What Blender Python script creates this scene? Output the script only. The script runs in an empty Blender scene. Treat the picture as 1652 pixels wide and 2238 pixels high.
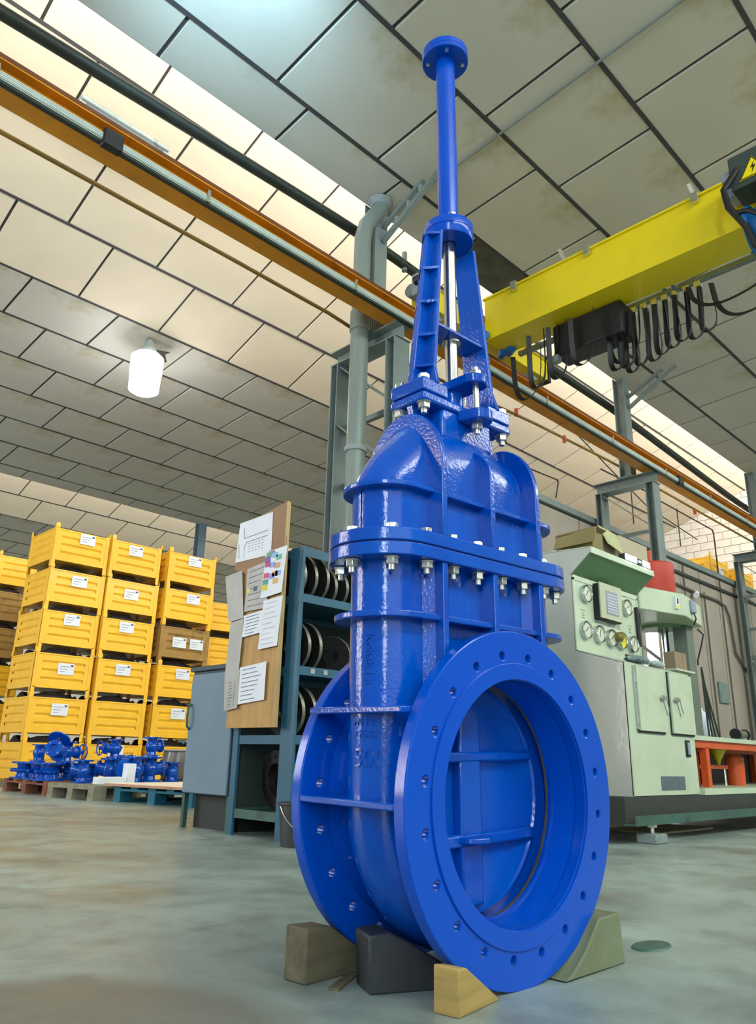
import bpy, bmesh, math, random
from mathutils import Vector, Matrix, Euler
from math import sin, cos, pi, radians, sqrt
random.seed(7)
SC = bpy.context.scene
COL = SC.collection

# ------------------------------------------------------------------ camera
H = 0.439
f_px, PITCH, ROLL, AZ = 1655.0, radians(18.1), radians(1.36), radians(45.3)
fwh = Vector((cos(AZ), sin(AZ), 0)); rth = Vector((sin(AZ), -cos(AZ), 0)); Zw = Vector((0, 0, 1))
FW = fwh*cos(PITCH) + Zw*sin(PITCH); U0 = Zw*cos(PITCH) - fwh*sin(PITCH)
RT = rth*cos(ROLL) + U0*sin(ROLL); UP = U0*cos(ROLL) - rth*sin(ROLL)
cam = bpy.data.cameras.new('camera'); camo = bpy.data.objects.new('camera', cam); COL.objects.link(camo)
cam.sensor_fit = 'VERTICAL'; cam.sensor_height = 36.0; cam.lens = 36.0*f_px/2238.0
cam.clip_start = 0.02; cam.clip_end = 200
R3 = Matrix((RT, UP, -FW)).transposed()
camo.matrix_world = Matrix.Translation((0, 0, H)) @ R3.to_4x4()
SC.camera = camo

# ------------------------------------------------------------------ world, light, exposure
SC.view_settings.view_transform = 'Standard'; SC.view_settings.look = 'None'
SC.view_settings.gamma = 1.0; SC.view_settings.use_curve_mapping = False
SC.view_settings.exposure = 0.0
W = bpy.data.worlds.new('daylight'); SC.world = W; W.use_nodes = True
W.node_tree.nodes['Background'].inputs[0].default_value = (0.72, 0.86, 1.0, 1)
W.node_tree.nodes['Background'].inputs[1].default_value = 0.40

def area(name, loc, target, sx, sy, power, col=(1, 1, 1)):
    l = bpy.data.lights.new(name, 'AREA'); l.shape = 'RECTANGLE'; l.size = sx; l.size_y = sy
    l.energy = power; l.color = col
    o = bpy.data.objects.new(name, l); COL.objects.link(o); o.location = loc
    d = Vector(target)-Vector(loc); o.rotation_euler = d.to_track_quat('-Z', 'Y').to_euler()
    return o
# unseen area lights, added for the valve's highlight streaks and for general fill
area('cool_streak_light', (-4.1, -3.2, 3.1), (1.3, 1.1, 0.9), 0.55, 4.8, 260, (0.78, 0.95, 1.0))
area('warm_streak_light', (-4.4, 6.7, 2.2), (1.3, 1.1, 0.9), 0.45, 3.4, 150, (1.0, 0.90, 0.78))
area('rear_fill_light', (-2.0, -8.0, 3.0), (3.0, 3.0, 1.2), 8.0, 5.0, 160, (0.92, 1.0, 0.96))
area('far_bay_fill_light', (-5.5, 11.5, 3.6), (6.0, 9.0, 4.0), 1.6, 4.5, 400, (0.95, 0.97, 1.0))
PANE_EMIT = 8.5
PANE2_EMIT = 18.0

# ------------------------------------------------------------------ materials
def lin(c):
    return tuple(((x/12.92) if x <= 0.04045 else ((x+0.055)/1.055)**2.4) for x in c)
def hx(s):
    return lin(tuple(int(s[i:i+2], 16)/255 for i in (0, 2, 4)))
MATS = {}
def mat(name, col, rough=0.6, metal=0.0, var=0.12, scale=6.0, bump=0.0, bscale=60.0, coat=0.0,
        col2=None, blotch=None, spec=0.5, vscale=(1, 1, 1)):
    if name in MATS: return MATS[name]
    m = bpy.data.materials.new(name); m.use_nodes = True; nt = m.node_tree; N = nt.nodes; L = nt.links
    b = N['Principled BSDF']; b.inputs['Roughness'].default_value = rough; b.inputs['Metallic'].default_value = metal
    b.inputs['Coat Weight'].default_value = coat; b.inputs['Coat Roughness'].default_value = 0.08
    b.inputs['Specular IOR Level'].default_value = spec
    c = hx(col) if isinstance(col, str) else col
    tc = N.new('ShaderNodeTexCoord'); mp = N.new('ShaderNodeMapping'); L.new(tc.outputs['Object'], mp.inputs[0])
    mp.inputs['Scale'].default_value = vscale
    no = N.new('ShaderNodeTexNoise'); no.inputs['Scale'].default_value = scale; no.inputs['Detail'].default_value = 5
    L.new(mp.outputs[0], no.inputs['Vector'])
    r = N.new('ShaderNodeValToRGB'); r.color_ramp.elements[0].position = 0.3; r.color_ramp.elements[1].position = 0.72
    c2 = (hx(col2) if isinstance(col2, str) else col2) if col2 else tuple(min(1, x*(1+var)) for x in c)
    r.color_ramp.elements[0].color = (*[x*(1-var) for x in c], 1); r.color_ramp.elements[1].color = (*c2, 1)
    L.new(no.outputs['Fac'], r.inputs[0]); out = r.outputs[0]
    if blotch:
        n2 = N.new('ShaderNodeTexNoise'); n2.inputs['Scale'].default_value = blotch[1]; n2.inputs['Detail'].default_value = 7
        n2.inputs['Roughness'].default_value = 0.65
        L.new(tc.outputs['Object'], n2.inputs['Vector'])
        r2 = N.new('ShaderNodeValToRGB'); r2.color_ramp.elements[0].position = blotch[2]; r2.color_ramp.elements[1].position = blotch[2]+0.12
        L.new(n2.outputs['Fac'], r2.inputs[0])
        mx = N.new('ShaderNodeMix'); mx.data_type = 'RGBA'; L.new(r2.outputs[0], mx.inputs['Factor'])
        L.new(out, mx.inputs['A']); mx.inputs['B'].default_value = (*hx(blotch[0]), 1); out = mx.outputs['Result']
    L.new(out, b.inputs['Base Color'])
    if bump:
        nb = N.new('ShaderNodeTexNoise'); nb.inputs['Scale'].default_value = bscale; nb.inputs['Detail'].default_value = 4
        L.new(tc.outputs['Object'], nb.inputs['Vector'])
        bp = N.new('ShaderNodeBump'); bp.inputs['Strength'].default_value = bump; bp.inputs['Distance'].default_value = 0.004 if bscale < 60 else 0.16/bscale
        L.new(nb.outputs['Fac'], bp.inputs['Height']); L.new(bp.outputs[0], b.inputs['Normal'])
        if coat: L.new(bp.outputs[0], b.inputs['Coat Normal'])
    MATS[name] = m; return m
def emis(name, col, strength):
    if name in MATS: return MATS[name]
    m = bpy.data.materials.new(name); m.use_nodes = True; b = m.node_tree.nodes['Principled BSDF']
    b.inputs['Base Color'].default_value = (0.8, 0.8, 0.8, 1)
    b.inputs['Emission Color'].default_value = (*col, 1); b.inputs['Emission Strength'].default_value = strength
    MATS[name] = m; return m

M_BLUE = mat('blue_epoxy_paint', (0.0, 0.066, 0.46), 0.2, 0, 0.08, 5, 0.25, 90, 0.0, col2=(0.0, 0.080, 0.50), spec=0.4)
M_BLUEC = mat('blue_cast_paint', (0.0, 0.058, 0.43), 0.12, 0, 0.12, 6, 0.50, 130, 0.0, col2=(0.0, 0.084, 0.48), spec=0.5)
M_BLUES = mat('blue_smooth_paint', (0.0, 0.066, 0.48), 0.18, 0, 0.05, 4, 0.08, 60, 0.0, spec=0.35)
M_BLUED = mat('dark_blue_paint', (0.0, 0.03, 0.20), 0.4, 0, 0.1, 5, 0.4, 50, 0.0)
M_STEEL = mat('polished_steel', 'c9c6bd', 0.22, 1.0, 0.1, 12)
M_ZINC = mat('zinc_plated', 'd6d4c6', 0.28, 0.9, 0.1, 30)
M_BRASS = mat('brass_seat', '8a7a4c', 0.35, 0.8, 0.2, 20)
M_PANEL = mat('ceiling_board', 'cdc9bd', 0.85, 0, 0.05, 1.2, 0.15, 25, blotch=('ada37c', 0.55, 0.56))
M_PANEL2 = mat('ceiling_board_cream', 'dccfb8', 0.85, 0, 0.05, 1.2, 0.15, 25)
M_STAIN = mat('damp_stained_board', '55544a', 0.85, 0, 0.35, 5, 0.15, 25)
M_TBAR = mat('ceiling_joint_bar', '434244', 0.7, 0, 0.1, 5)
M_TBARD = mat('roof_backing', '2b2c2e', 0.9)
M_RUST = mat('orange_rail_paint', 'c8820f', 0.55, 0, 0.15, 3, 0.2, 30, blotch=('7d4a10', 2.5, 0.60))
M_BUS = mat('busbar_plastic', 'b9c4bb', 0.5, 0, 0.08, 5)
M_GREENBLK = mat('dark_green_edge', '1e2b25', 0.6)
M_BLACK = mat('black_rubber', '141416', 0.5, 0, 0.2, 8)
M_PIPEBLK = mat('black_pipe', '232a24', 0.5, 0, 0.25, 6, 0.3, 20)
M_CRANE = mat('yellow_crane_paint', 'e8cf14', 0.42, 0, 0.06, 2.5, 0.1, 30, 0.2)
M_GREY = mat('grey_steel_paint', '7a8583', 0.5, 0, 0.12, 5, 0.2, 40, blotch=('4b5450', 4, 0.62))
M_GREYL = mat('light_grey_paint', '8b9393', 0.5, 0, 0.1, 5)
M_PVC = mat('drain_pipe_pvc', '7d8781', 0.4, 0, 0.12, 4, 0.1, 20, blotch=('827b5c', 2.2, 0.58), vscale=(1, 1, .3))
M_ORANGE = mat('red_orange_paint', 'c8511d', 0.5, 0, 0.15, 5, blotch=('8b3512', 5, 0.62))
M_RED = mat('red_cylinder_paint', 'bb3e2c', 0.5, 0, 0.1, 4)
M_CRATE = mat('yellow_crate_paint', 'f6bd2c', 0.42, 0, 0.08, 4, 0.15, 40, 0.15)
M_CRATEB = mat('weathered_crate_paint', 'a07c3e', 0.7, 0, 0.2, 6, 0.2, 40, blotch=('5e5038', 5, 0.56))
M_DARKIN = mat('gap_shade_dark', '2a2320', 0.8, 0, 0.4, 14, 0.4, 30)
M_PAPER = mat('white_paper', 'dfe2ea', 0.7, 0, 0.04, 8)
M_PAPERG = mat('plastic_sleeve', 'a7a39d', 0.35, 0, 0.1, 8)
M_INK = mat('printed_ink', '5b6270', 0.8)
M_MACH = mat('mint_machine_paint', 'b9c6ab', 0.42, 0, 0.08, 3.5, 0.12, 30, 0.1, blotch=('a6b896', 3.0, 0.60))
M_MACHG = mat('grey_green_paint', 'a9ada4', 0.35, 0, 0.06, 2.5, 0.12, 30, 0.3)
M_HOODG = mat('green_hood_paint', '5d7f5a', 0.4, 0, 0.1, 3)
M_CHAN = mat('green_channel_paint', '36584d', 0.5, 0, 0.25, 4, blotch=('25383f', 3, 0.58))
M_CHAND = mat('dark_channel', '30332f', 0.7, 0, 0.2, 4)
M_DIAL = mat('gauge_dial', 'c9cdb4', 0.5)
M_DIALY = mat('yellow_dial', 'd8c91e', 0.5)
M_CHROME = mat('chrome', 'c4c8cc', 0.12, 1.0, 0.05, 8)
M_RACK = mat('teal_rack_paint', '26586f', 0.5, 0, 0.15, 4, 0.15, 30, blotch=('4b6f6c', 4, 0.62))
M_CAB = mat('blue_grey_cabinet', '6a7f90', 0.5, 0, 0.07, 3)
M_CABD = mat('cabinet_dark_edge', '3c4c50', 0.6)
M_BOARD = mat('plywood', 'b58b4e', 0.6, 0, 0.16, 3, 0.15, 30, vscale=(1, 6, 1), blotch=('8f6a38', 3.5, 0.62))
M_BOARDT = mat('brown_board', '977456', 0.7, 0, 0.12, 3)
M_DISC = mat('black_steel_disc', '231f1e', 0.45, 0.3, 0.3, 12)
M_RIM = mat('machined_rim', '85877c', 0.4, 0.7, 0.2, 12)
M_WOOD = mat('pale_wood', 'a1864c', 0.75, 0, 0.25, 5, 0.4, 30, vscale=(1, 1, 9), blotch=('8a6a36', 12, 0.62))
M_WOODD = mat('grimy_wood', '5e5640', 0.8, 0, 0.3, 6, 0.4, 30, vscale=(1, 6, 6))
M_WOODK = mat('oily_dark_wood', '2f3236', 0.5, 0, 0.3, 6, 0.4, 30, blotch=('50606a', 6, 0.62))
M_WOODG = mat('greenish_wood', '6c7458', 0.75, 0, 0.25, 5, 0.4, 30, vscale=(1, 6, 1))
M_PALR = mat('red_brown_pallet', '7d4c37', 0.8, 0, 0.2, 6)
M_PALG = mat('grey_pallet', '86826e', 0.85, 0, 0.2, 6)
M_PALB = mat('blue_pallet', '1f6a80', 0.7, 0, 0.25, 5, blotch=('66703a', 5, 0.62))
M_PLY = mat('white_faced_board', 'eee2d2', 0.5, 0, 0.05, 4)
M_PLYE = mat('pinkish_board_edge', 'b78a70', 0.7)
M_SHEET = mat('white_plastic_sheet', 'd5def0', 0.5, 0, 0.06, 8, 0.6, 12)
M_CARD = mat('cardboard', '84764f', 0.85, 0, 0.12, 6)
M_CARDL = mat('cardboard_pale', 'b3b487', 0.85, 0, 0.12, 6)
M_CARDG = mat('cardboard_brown', '8d7a62', 0.8, 0, 0.1, 6)
M_BUCKET = mat('black_bucket', '35393b', 0.5, 0, 0.2, 6)
M_CONC = mat('concrete_wall_panel', 'a69a8d', 0.85, 0, 0.10, 1.2, 0.25, 14, blotch=('7d6f60', 1.1, 0.63))
M_WHITEB = mat('whitewashed_block', 'e4ddd4', 0.85, 0, 0.06, 3, 0.3, 20)
M_MORTAR = mat('mortar', 'b0aaa2', 0.9)
M_WHITEW = mat('white_wall', 'cfcabf', 0.8, 0, 0.05, 1)
M_DOORW = emis('bright_doorway', (1.0, 0.98, 0.96), 3.0)
M_PANE = emis('north_light_pane', (1.0, 0.965, 0.9), PANE_EMIT)
M_PANE2 = emis('rear_north_light_pane', (0.9, 1.0, 0.95), PANE2_EMIT)
M_LAMP = emis('lit_diffuser', (0.95, 0.96, 1.0), 38.0)
M_LAMPL = emis('lit_diffuser_upper', (0.93, 0.95, 1.0), 1.6)
M_TUBE = emis('lit_tube', (0.75, 0.85, 1.0), 6.0)
M_LED = emis('led_face', (0.95, 0.97, 1.0), 9.0)
M_YSIGN = mat('yellow_sign', 'e8d000', 0.5)
M_BLUEH = mat('blue_hoist_paint', '1565a8', 0.4, 0, 0.15, 8)
M_DGREY = mat('charcoal_cover', '34403c', 0.7, 0, 0.15, 5)
M_GREYPL = mat('grey_plastic', '8f97a4', 0.5)
M_DRUM = mat('tinted_clear_plastic', '6b6660', 0.25, 0, 0.25, 6)

def floor_mat():
    m = bpy.data.materials.new('concrete_floor'); m.use_nodes = True; nt = m.node_tree; N = nt.nodes; L = nt.links
    b = N['Principled BSDF']; tc = N.new('ShaderNodeTexCoord')
    def noise(s, d=6, ro=0.6):
        n = N.new('ShaderNodeTexNoise'); n.inputs['Scale'].default_value = s; n.inputs['Detail'].default_value = d
        n.inputs['Roughness'].default_value = ro; L.new(tc.outputs['Object'], n.inputs['Vector']); return n
    def ramp(n, p0, c0, p1, c1):
        r = N.new('ShaderNodeValToRGB'); e = r.color_ramp.elements
        e[0].position = p0; e[0].color = (*c0, 1); e[1].position = p1; e[1].color = (*c1, 1); L.new(n.outputs['Fac'], r.inputs[0]); return r
    r1 = ramp(noise(1.1), 0.32, hx('7d8a85'), 0.66, hx('9dada7'))
    r2 = ramp(noise(5, 8, 0.7), 0.45, (0, 0, 0), 0.75, (1, 1, 1))
    r3 = ramp(noise(0.9, 5), 0.54, (0, 0, 0), 0.72, (1, 1, 1))
    m1 = N.new('ShaderNodeMix'); m1.data_type = 'RGBA'; L.new(r2.outputs[0], m1.inputs['Factor']); L.new(r1.outputs[0], m1.inputs['A']); m1.inputs['B'].default_value = (*hx('66716b'), 1)
    m2 = N.new('ShaderNodeMix'); m2.data_type = 'RGBA'; L.new(r3.outputs[0], m2.inputs['Factor']); L.new(m1.outputs['Result'], m2.inputs['A']); m2.inputs['B'].default_value = (*hx('6b675a'), 1)
    r4 = ramp(noise(14, 8, 0.75), 0.64, (0, 0, 0), 0.72, (1, 1, 1))
    m3 = N.new('ShaderNodeMix'); m3.data_type = 'RGBA'; L.new(r4.outputs[0], m3.inputs['Factor']); L.new(m2.outputs['Result'], m3.inputs['A']); m3.inputs['B'].default_value = (*hx('4b4f4a'), 1)
    L.new(m3.outputs['Result'], b.inputs['Base Color'])
    # old brown oil stain in front of the blocks, ragged edge
    mp = N.new('ShaderNodeMapping'); L.new(tc.outputs['Object'], mp.inputs[0]); mp.inputs['Location'].default_value = (0, 0, 0)
    mp.vector_type = 'POINT'; mp.inputs['Location'].default_value = (-0.55*1.5, -1.30*1.5, 0); mp.inputs['Scale'].default_value = (1.5, 1.5, 1)
    ln = N.new('ShaderNodeVectorMath'); ln.operation = 'LENGTH'; L.new(mp.outputs[0], ln.inputs[0])
    ad = N.new('ShaderNodeMath'); ad.operation = 'MULTIPLY_ADD'; L.new(noise(5, 6).outputs['Fac'], ad.inputs[0]); ad.inputs[1].default_value = 0.5; L.new(ln.outputs['Value'], ad.inputs[2])
    r5 = N.new('ShaderNodeValToRGB'); r5.color_ramp.elements[0].position = 0.86; r5.color_ramp.elements[0].color = (0.75, 0.75, 0.75, 1); r5.color_ramp.elements[1].position = 1.0; r5.color_ramp.elements[1].color = (0, 0, 0, 1)
    L.new(ad.outputs[0], r5.inputs[0])
    m4 = N.new('ShaderNodeMix'); m4.data_type = 'RGBA'; L.new(r5.outputs[0], m4.inputs['Factor']); L.new(m3.outputs['Result'], m4.inputs['A']); m4.inputs['B'].default_value = (*hx('5f5a4e'), 1)
    L.new(m4.outputs['Result'], b.inputs['Base Color'])
    rr = ramp(noise(2.2), 0.3, (0.28,)*3, 0.7, (0.5,)*3); L.new(rr.outputs[0], b.inputs['Roughness'])
    bp = N.new('ShaderNodeBump'); bp.inputs['Strength'].default_value = 0.25; bp.inputs['Distance'].default_value = 0.004
    L.new(noise(30, 8, 0.7).outputs['Fac'], bp.inputs['Height']); L.new(bp.outputs[0], b.inputs['Normal'])
    return m
M_FLOOR = floor_mat()

# ------------------------------------------------------------------ mesh helpers
class MB:
    """collects shapes, builds them as one mesh object"""
    def __init__(s): s.v = []; s.f = []
    def add(s, vs, fs, M=None):
        o = len(s.v)
        s.v += [tuple(M @ Vector(p)) if M else tuple(p) for p in vs]
        s.f += [tuple(i+o for i in q) for q in fs]; return s
    def box(s, x0, x1, y0, y1, z0, z1, M=None, bv=0.0):
        x0, x1 = sorted((x0, x1)); y0, y1 = sorted((y0, y1)); z0, z1 = sorted((z0, z1))
        vs = [(x, y, z) for z in (z0, z1) for y in (y0, y1) for x in (x0, x1)]
        return s.add(vs, [(0, 2, 3, 1), (4, 5, 7, 6), (0, 1, 5, 4), (2, 6, 7, 3), (0, 4, 6, 2), (1, 3, 7, 5)], M)
    def cyl(s, a, b, r, n=20, r2=None, caps=True):
        a = Vector(a); b = Vector(b); r2 = r if r2 is None else r2; d = (b-a).normalized()
        e = d.orthogonal().normalized(); g = d.cross(e); vs = []
        for p, q in ((a, r), (b, r2)):
            for i in range(n):
                t = 2*pi*i/n; vs.append(p+e*q*cos(t)+g*q*sin(t))
        fs = [(i, (i+1) % n, n+(i+1) % n, n+i) for i in range(n)]
        if caps: fs += [tuple(range(n-1, -1, -1)), tuple(range(n, 2*n))]
        return s.add(vs, fs)
    def hexa(s, c, d, r, h, rot=0):
        c = Vector(c); d = Vector(d).normalized(); e = d.orthogonal().normalized()
        e = Matrix.Rotation(rot, 3, d) @ e; g = d.cross(e)
        vs = [c+e*r*cos(pi/3*i)+g*r*sin(pi/3*i)+d*k for k in (0, h) for i in range(6)]
        return s.add(vs, [(i, (i+1) % 6, 6+(i+1) % 6, 6+i) for i in range(6)]+[(5, 4, 3, 2, 1, 0), (6, 7, 8, 9, 10, 11)])
    def lathe(s, prof, n=32, M=None, closed=False):
        """prof = [(r, z)...] about z"""
        vs = [(r*cos(2*pi*i/n), r*sin(2*pi*i/n), z) for r, z in prof for i in range(n)]; fs = []
        m = len(prof)
        for k in range(m if closed else m-1):
            k2 = (k+1) % m
            for i in range(n): fs.append((k*n+i, k*n+(i+1) % n, k2*n+(i+1) % n, k2*n+i))
        if not closed:
            if prof[0][0] > 1e-6: fs.append(tuple(range(n-1, -1, -1)))
            if prof[-1][0] > 1e-6: fs.append(tuple((m-1)*n+i for i in range(n)))
        return s.add(vs, fs, M)
    def prism(s, pts, a0, a1, axis='y', M=None):
        """polygon pts in the two other axes, extruded along axis from a0 to a1"""
        n = len(pts)
        def P(p, a):
            return {'y': (p[0], a, p[1]), 'x': (a, p[0], p[1]), 'z': (p[0], p[1], a)}[axis]
        vs = [P(p, a0) for p in pts]+[P(p, a1) for p in pts]
        fs = [(i, (i+1) % n, n+(i+1) % n, n+i) for i in range(n)]+[tuple(range(n-1, -1, -1)), tuple(range(n, 2*n))]
        return s.add(vs, fs, M)
    def tube(s, pts, r, n=8, ry=None, close=False):
        pts = [Vector(p) for p in pts]; m = len(pts); vs = []; up = None
        for k, p in enumerate(pts):
            d = (pts[min(k+1, m-1)]-pts[max(k-1, 0)])
            if close: d = pts[(k+1) % m]-pts[k-1]
            d.normalize()
            if up is None: up = d.orthogonal().normalized()
            up = (up-d*up.dot(d)).normalized(); g = d.cross(up)
            rr = r[k] if isinstance(r, (list, tuple)) else r
            for i in range(n):
                t = 2*pi*i/n; vs.append(p+up*rr*cos(t)+g*(ry or rr)*sin(t))
        fs = []
        for k in range(m if close else m-1):
            k2 = (k+1) % m
            for i in range(n): fs.append((k*n+i, k*n+(i+1) % n, k2*n+(i+1) % n, k2*n+i))
        if not close: fs += [tuple(range(n-1, -1, -1)), tuple((m-1)*n+i for i in range(n))]
        return s.add(vs, fs)
    def bar(s, a, b, w, h, up=(0, 0, 1)):
        a = Vector(a); b = Vector(b); d = (b-a).normalized(); u = Vector(up); g = d.cross(u)
        if g.length < 1e-4: g = d.orthogonal()
        g.normalize(); u = g.cross(d).normalized()
        vs = [p+g*sx*w/2+u*sz*h/2 for p in (a, b) for sz in (-1, 1) for sx in (-1, 1)]
        return s.add(vs, [(0, 2, 3, 1), (4, 5, 7, 6), (0, 1, 5, 4), (2, 6, 7, 3), (0, 4, 6, 2), (1, 3, 7, 5)])
    def mesh(s, name, m, smooth=35, bevel=0):
        me = bpy.data.meshes.new(name); me.from_pydata([tuple(p) for p in s.v], [], s.f); me.update()
        bm = bmesh.new(); bm.from_mesh(me); bmesh.ops.recalc_face_normals(bm, faces=bm.faces); bm.to_mesh(me); bm.free()
        finish(me, m, smooth); return me
    def build(s, name, m, parent=None, smooth=35, bevel=0):
        o = bpy.data.objects.new(name, s.mesh(name, m, smooth)); COL.objects.link(o)
        if parent: o.parent = parent
        if bevel: bev(o, bevel)
        return o
def finish(me, m, smooth=35):
    if m: me.materials.append(m)
    if smooth:
        me.polygons.foreach_set('use_smooth', [True]*len(me.polygons)); me.set_sharp_from_angle(angle=radians(smooth))
def bev(o, w, seg=2):
    b = o.modifiers.new('bevel', 'BEVEL'); b.width = w; b.segments = seg; b.limit_method = 'ANGLE'; b.angle_limit = radians(40); b.harden_normals = False
    return o
def plate(name, outline, holes, thick, m, parent=None, bevel=0.0, M=None, link=True):
    """flat plate with holes, filled 2D outline in xy, thickness along z from 0 to thick"""
    cu = bpy.data.curves.new(name, 'CURVE'); cu.dimensions = '2D'; cu.fill_mode = 'BOTH'
    cu.extrude = thick/2-bevel; cu.bevel_depth = bevel; cu.bevel_resolution = 1
    for pts in [outline]+list(holes):
        sp = cu.splines.new('POLY'); sp.points.add(len(pts)-1); sp.use_cyclic_u = True
        for i, p in enumerate(pts): sp.points[i].co = (p[0], p[1], 0, 1)
    t = bpy.data.objects.new('tmp', cu); me = bpy.data.meshes.new_from_object(t)
    bpy.data.objects.remove(t); bpy.data.curves.remove(cu)
    me.name = name
    T = (M or Matrix.Identity(4)) @ Matrix.Translation((0, 0, thick/2)); me.transform(T)
    bm = bmesh.new(); bm.from_mesh(me); bmesh.ops.remove_doubles(bm, verts=bm.verts, dist=1e-6)
    bmesh.ops.recalc_face_normals(bm, faces=bm.faces); bm.to_mesh(me); bm.free()
    me.materials.clear(); finish(me, m, 20)
    if not link: return me
    o = bpy.data.objects.new(name, me); COL.objects.link(o)
    if parent: o.parent = parent
    return o
def circ(r, n=64, cx=0, cy=0, a0=0.0):
    return [(cx+r*cos(a0+2*pi*i/n), cy+r*sin(a0+2*pi*i/n)) for i in range(n)]
def stadium(c, r, n=20):
    return [(c+r*cos(t), r*sin(t)) for t in [-pi/2+pi*i/n for i in range(n+1)]]+[(-c+r*cos(t), r*sin(t)) for t in [pi/2+pi*i/n for i in range(n+1)]]
def text_mesh(s, size, ext=0.0):
    cu = bpy.data.curves.new('t', 'FONT'); cu.body = s; cu.size = size; cu.extrude = ext; cu.align_x = 'CENTER'; cu.align_y = 'CENTER'
    cu.resolution_u = 3
    t = bpy.data.objects.new('tmp', cu); me = bpy.data.meshes.new_from_object(t); bpy.data.objects.remove(t); bpy.data.curves.remove(cu)
    return me
def text_obj(name, s, size, M, m, parent, ext=0.0005):
    me = text_mesh(s, size, ext); me.transform(M); me.materials.clear(); me.materials.append(m)
    o = bpy.data.objects.new(name, me); COL.objects.link(o); o.parent = parent; return o
def tag(o, label=None, cat=None, group=None, kind=None):
    if label: o['label'] = label
    if cat: o['category'] = cat
    if group: o['group'] = group
    if kind: o['kind'] = kind
    return o
def empty(name, loc=(0, 0, 0), rz=0.0, label=None, cat=None, group=None):
    o = bpy.data.objects.new(name, None); COL.objects.link(o); o.location = loc; o.rotation_euler = (0, 0, rz)
    o.empty_display_size = 0.1
    return tag(o, label, cat, group)
def link_mesh(name, me, parent=None, loc=(0, 0, 0), rot=(0, 0, 0)):
    o = bpy.data.objects.new(name, me); COL.objects.link(o); o.location = loc; o.rotation_euler = rot
    if parent: o.parent = parent
    return o
def copy_tree(o, parent=None):
    c = o.copy(); COL.objects.link(c)
    if parent: c.parent = parent
    for ch in list(o.children): copy_tree(ch, c)
    return c
def frame3(o, x, y, z):
    """matrix with origin o and axes x, y, z"""
    M = Matrix((Vector(x), Vector(y), Vector(z))).transposed().to_4x4(); M.translation = Vector(o); return M

# ================================================================== SETTING
fl = MB().box(-9, 21, -9, 29, -0.25, 0).build('floor', M_FLOOR); tag(fl, kind='structure')

TH = radians(4.0); TS = math.atan(0.331)
ZE = 5.939
PANEL_CACHE = {}
def panel_mesh(w, l, m):
    k = (round(w, 3), round(l, 3), m.name)
    if k not in PANEL_CACHE:
        b = MB(); e = 0.004; x = w/2; y = l/2
        b.add([(-x, -y, 0.03), (x, -y, 0.03), (x, y, 0.03), (-x, y, 0.03), (-x, -y, e), (x, -y, e), (x, y, e), (-x, y, e),
               (-x+e, -y+e, 0), (x-e, -y+e, 0), (x-e, y-e, 0), (-x+e, y-e, 0)],
              [(0, 1, 2, 3), (0, 4, 5, 1), (1, 5, 6, 2), (2, 6, 7, 3), (3, 7, 4, 0), (4, 8, 9, 5), (5, 9, 10, 6), (6, 10, 11, 7), (7, 11, 8, 4), (8, 11, 10, 9)])
        PANEL_CACHE[k] = b.mesh('panel', m, 0)
    return PANEL_CACHE[k]
def bay(ye, step, flat_m, steep_m, x0, x1, offs, nsteep=5, nflat=6, parts=True):
    """saw-tooth bay: flat rows rise from the gutter edge at ye to the kink, steep rows rise on to the glazing"""
    lines = [(ye, ZE), (ye-0.507, ZE+0.507*math.tan(TH))]
    for k in range(nflat): y, z = lines[-1]; lines.append((y-step, z+step*math.tan(TH)))
    nk = len(lines)-1
    for k in range(nsteep): y, z = lines[-1]; lines.append((y-0.963, z+0.963*0.331))
    # backing skin with the dark joints, one mesh
    b = MB()
    for (ya, za), (yb, zb) in zip(lines[:-1], lines[1:]):
        b.add([(x0, ya, za+0.022), (x1, ya, za+0.022), (x1, yb, zb+0.022), (x0, yb, zb+0.022), (x0, ya, za+0.10), (x1, ya, za+0.10), (x1, yb, zb+0.10), (x0, yb, zb+0.10)],
              [(0, 1, 2, 3), (4, 5, 6, 7), (0, 1, 5, 4), (2, 3, 7, 6), (1, 2, 6, 5), (3, 0, 4, 7)])
    c = b.build('ceiling', M_TBAR); tag(c, kind='structure')
    g = 0.034
    # long joint bars
    for i, (y, z) in enumerate(lines[1:-1]):
        ang = -TH if i+1 <= nk else -TS
        o = MB().box(x0, x1, -0.020, 0.020, -0.012, 0.02).build('joint_bar', M_TBAR, c); o.location = (0, y, z+0.006); o.rotation_euler = (ang, 0, 0)
    for r in range(len(lines)-1):
        (ya, za), (yb, zb) = lines[r], lines[r+1]
        L = sqrt((ya-yb)**2+(za-zb)**2); flat = r < nk
        m = flat_m if flat else steep_m
        xs = offs[r % 2] if isinstance(offs, (list, tuple)) else offs
        n0 = math.floor((x0-xs)/1.227)+1
        xx = x0; k = n0
        while xx < x1-0.05:
            xn = min(xs+k*1.227, x1)
            if xn-xx > 0.15:
                pm_ = M_STAIN if (abs(ye-4.787) < .01 and r == 0 and 5.9 < (xx+xn)/2 < 7.0) else m
                o = link_mesh('panel', panel_mesh(xn-xx-g, L-g, pm_), c)
                jit = random.uniform(-0.004, 0.004)
                o.location = ((xx+xn)/2, (ya+yb)/2, (za+zb)/2+random.uniform(-0.004, 0.002))
                o.rotation_euler = ((-TH if flat else -TS)+jit, random.uniform(-0.003, 0.003), 0)
            xx = xn; k += 1
    return c, lines
XR = 19.93
c1, l1 = bay(4.787, 1.022, M_PANEL, M_PANEL2, -4.0, XR, [2.024, 1.655], nsteep=4)
c2, l2 = bay(16.087, 1.033, M_PANEL, M_PANEL2, -4.0, XR, [3.98, 3.37])
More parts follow.
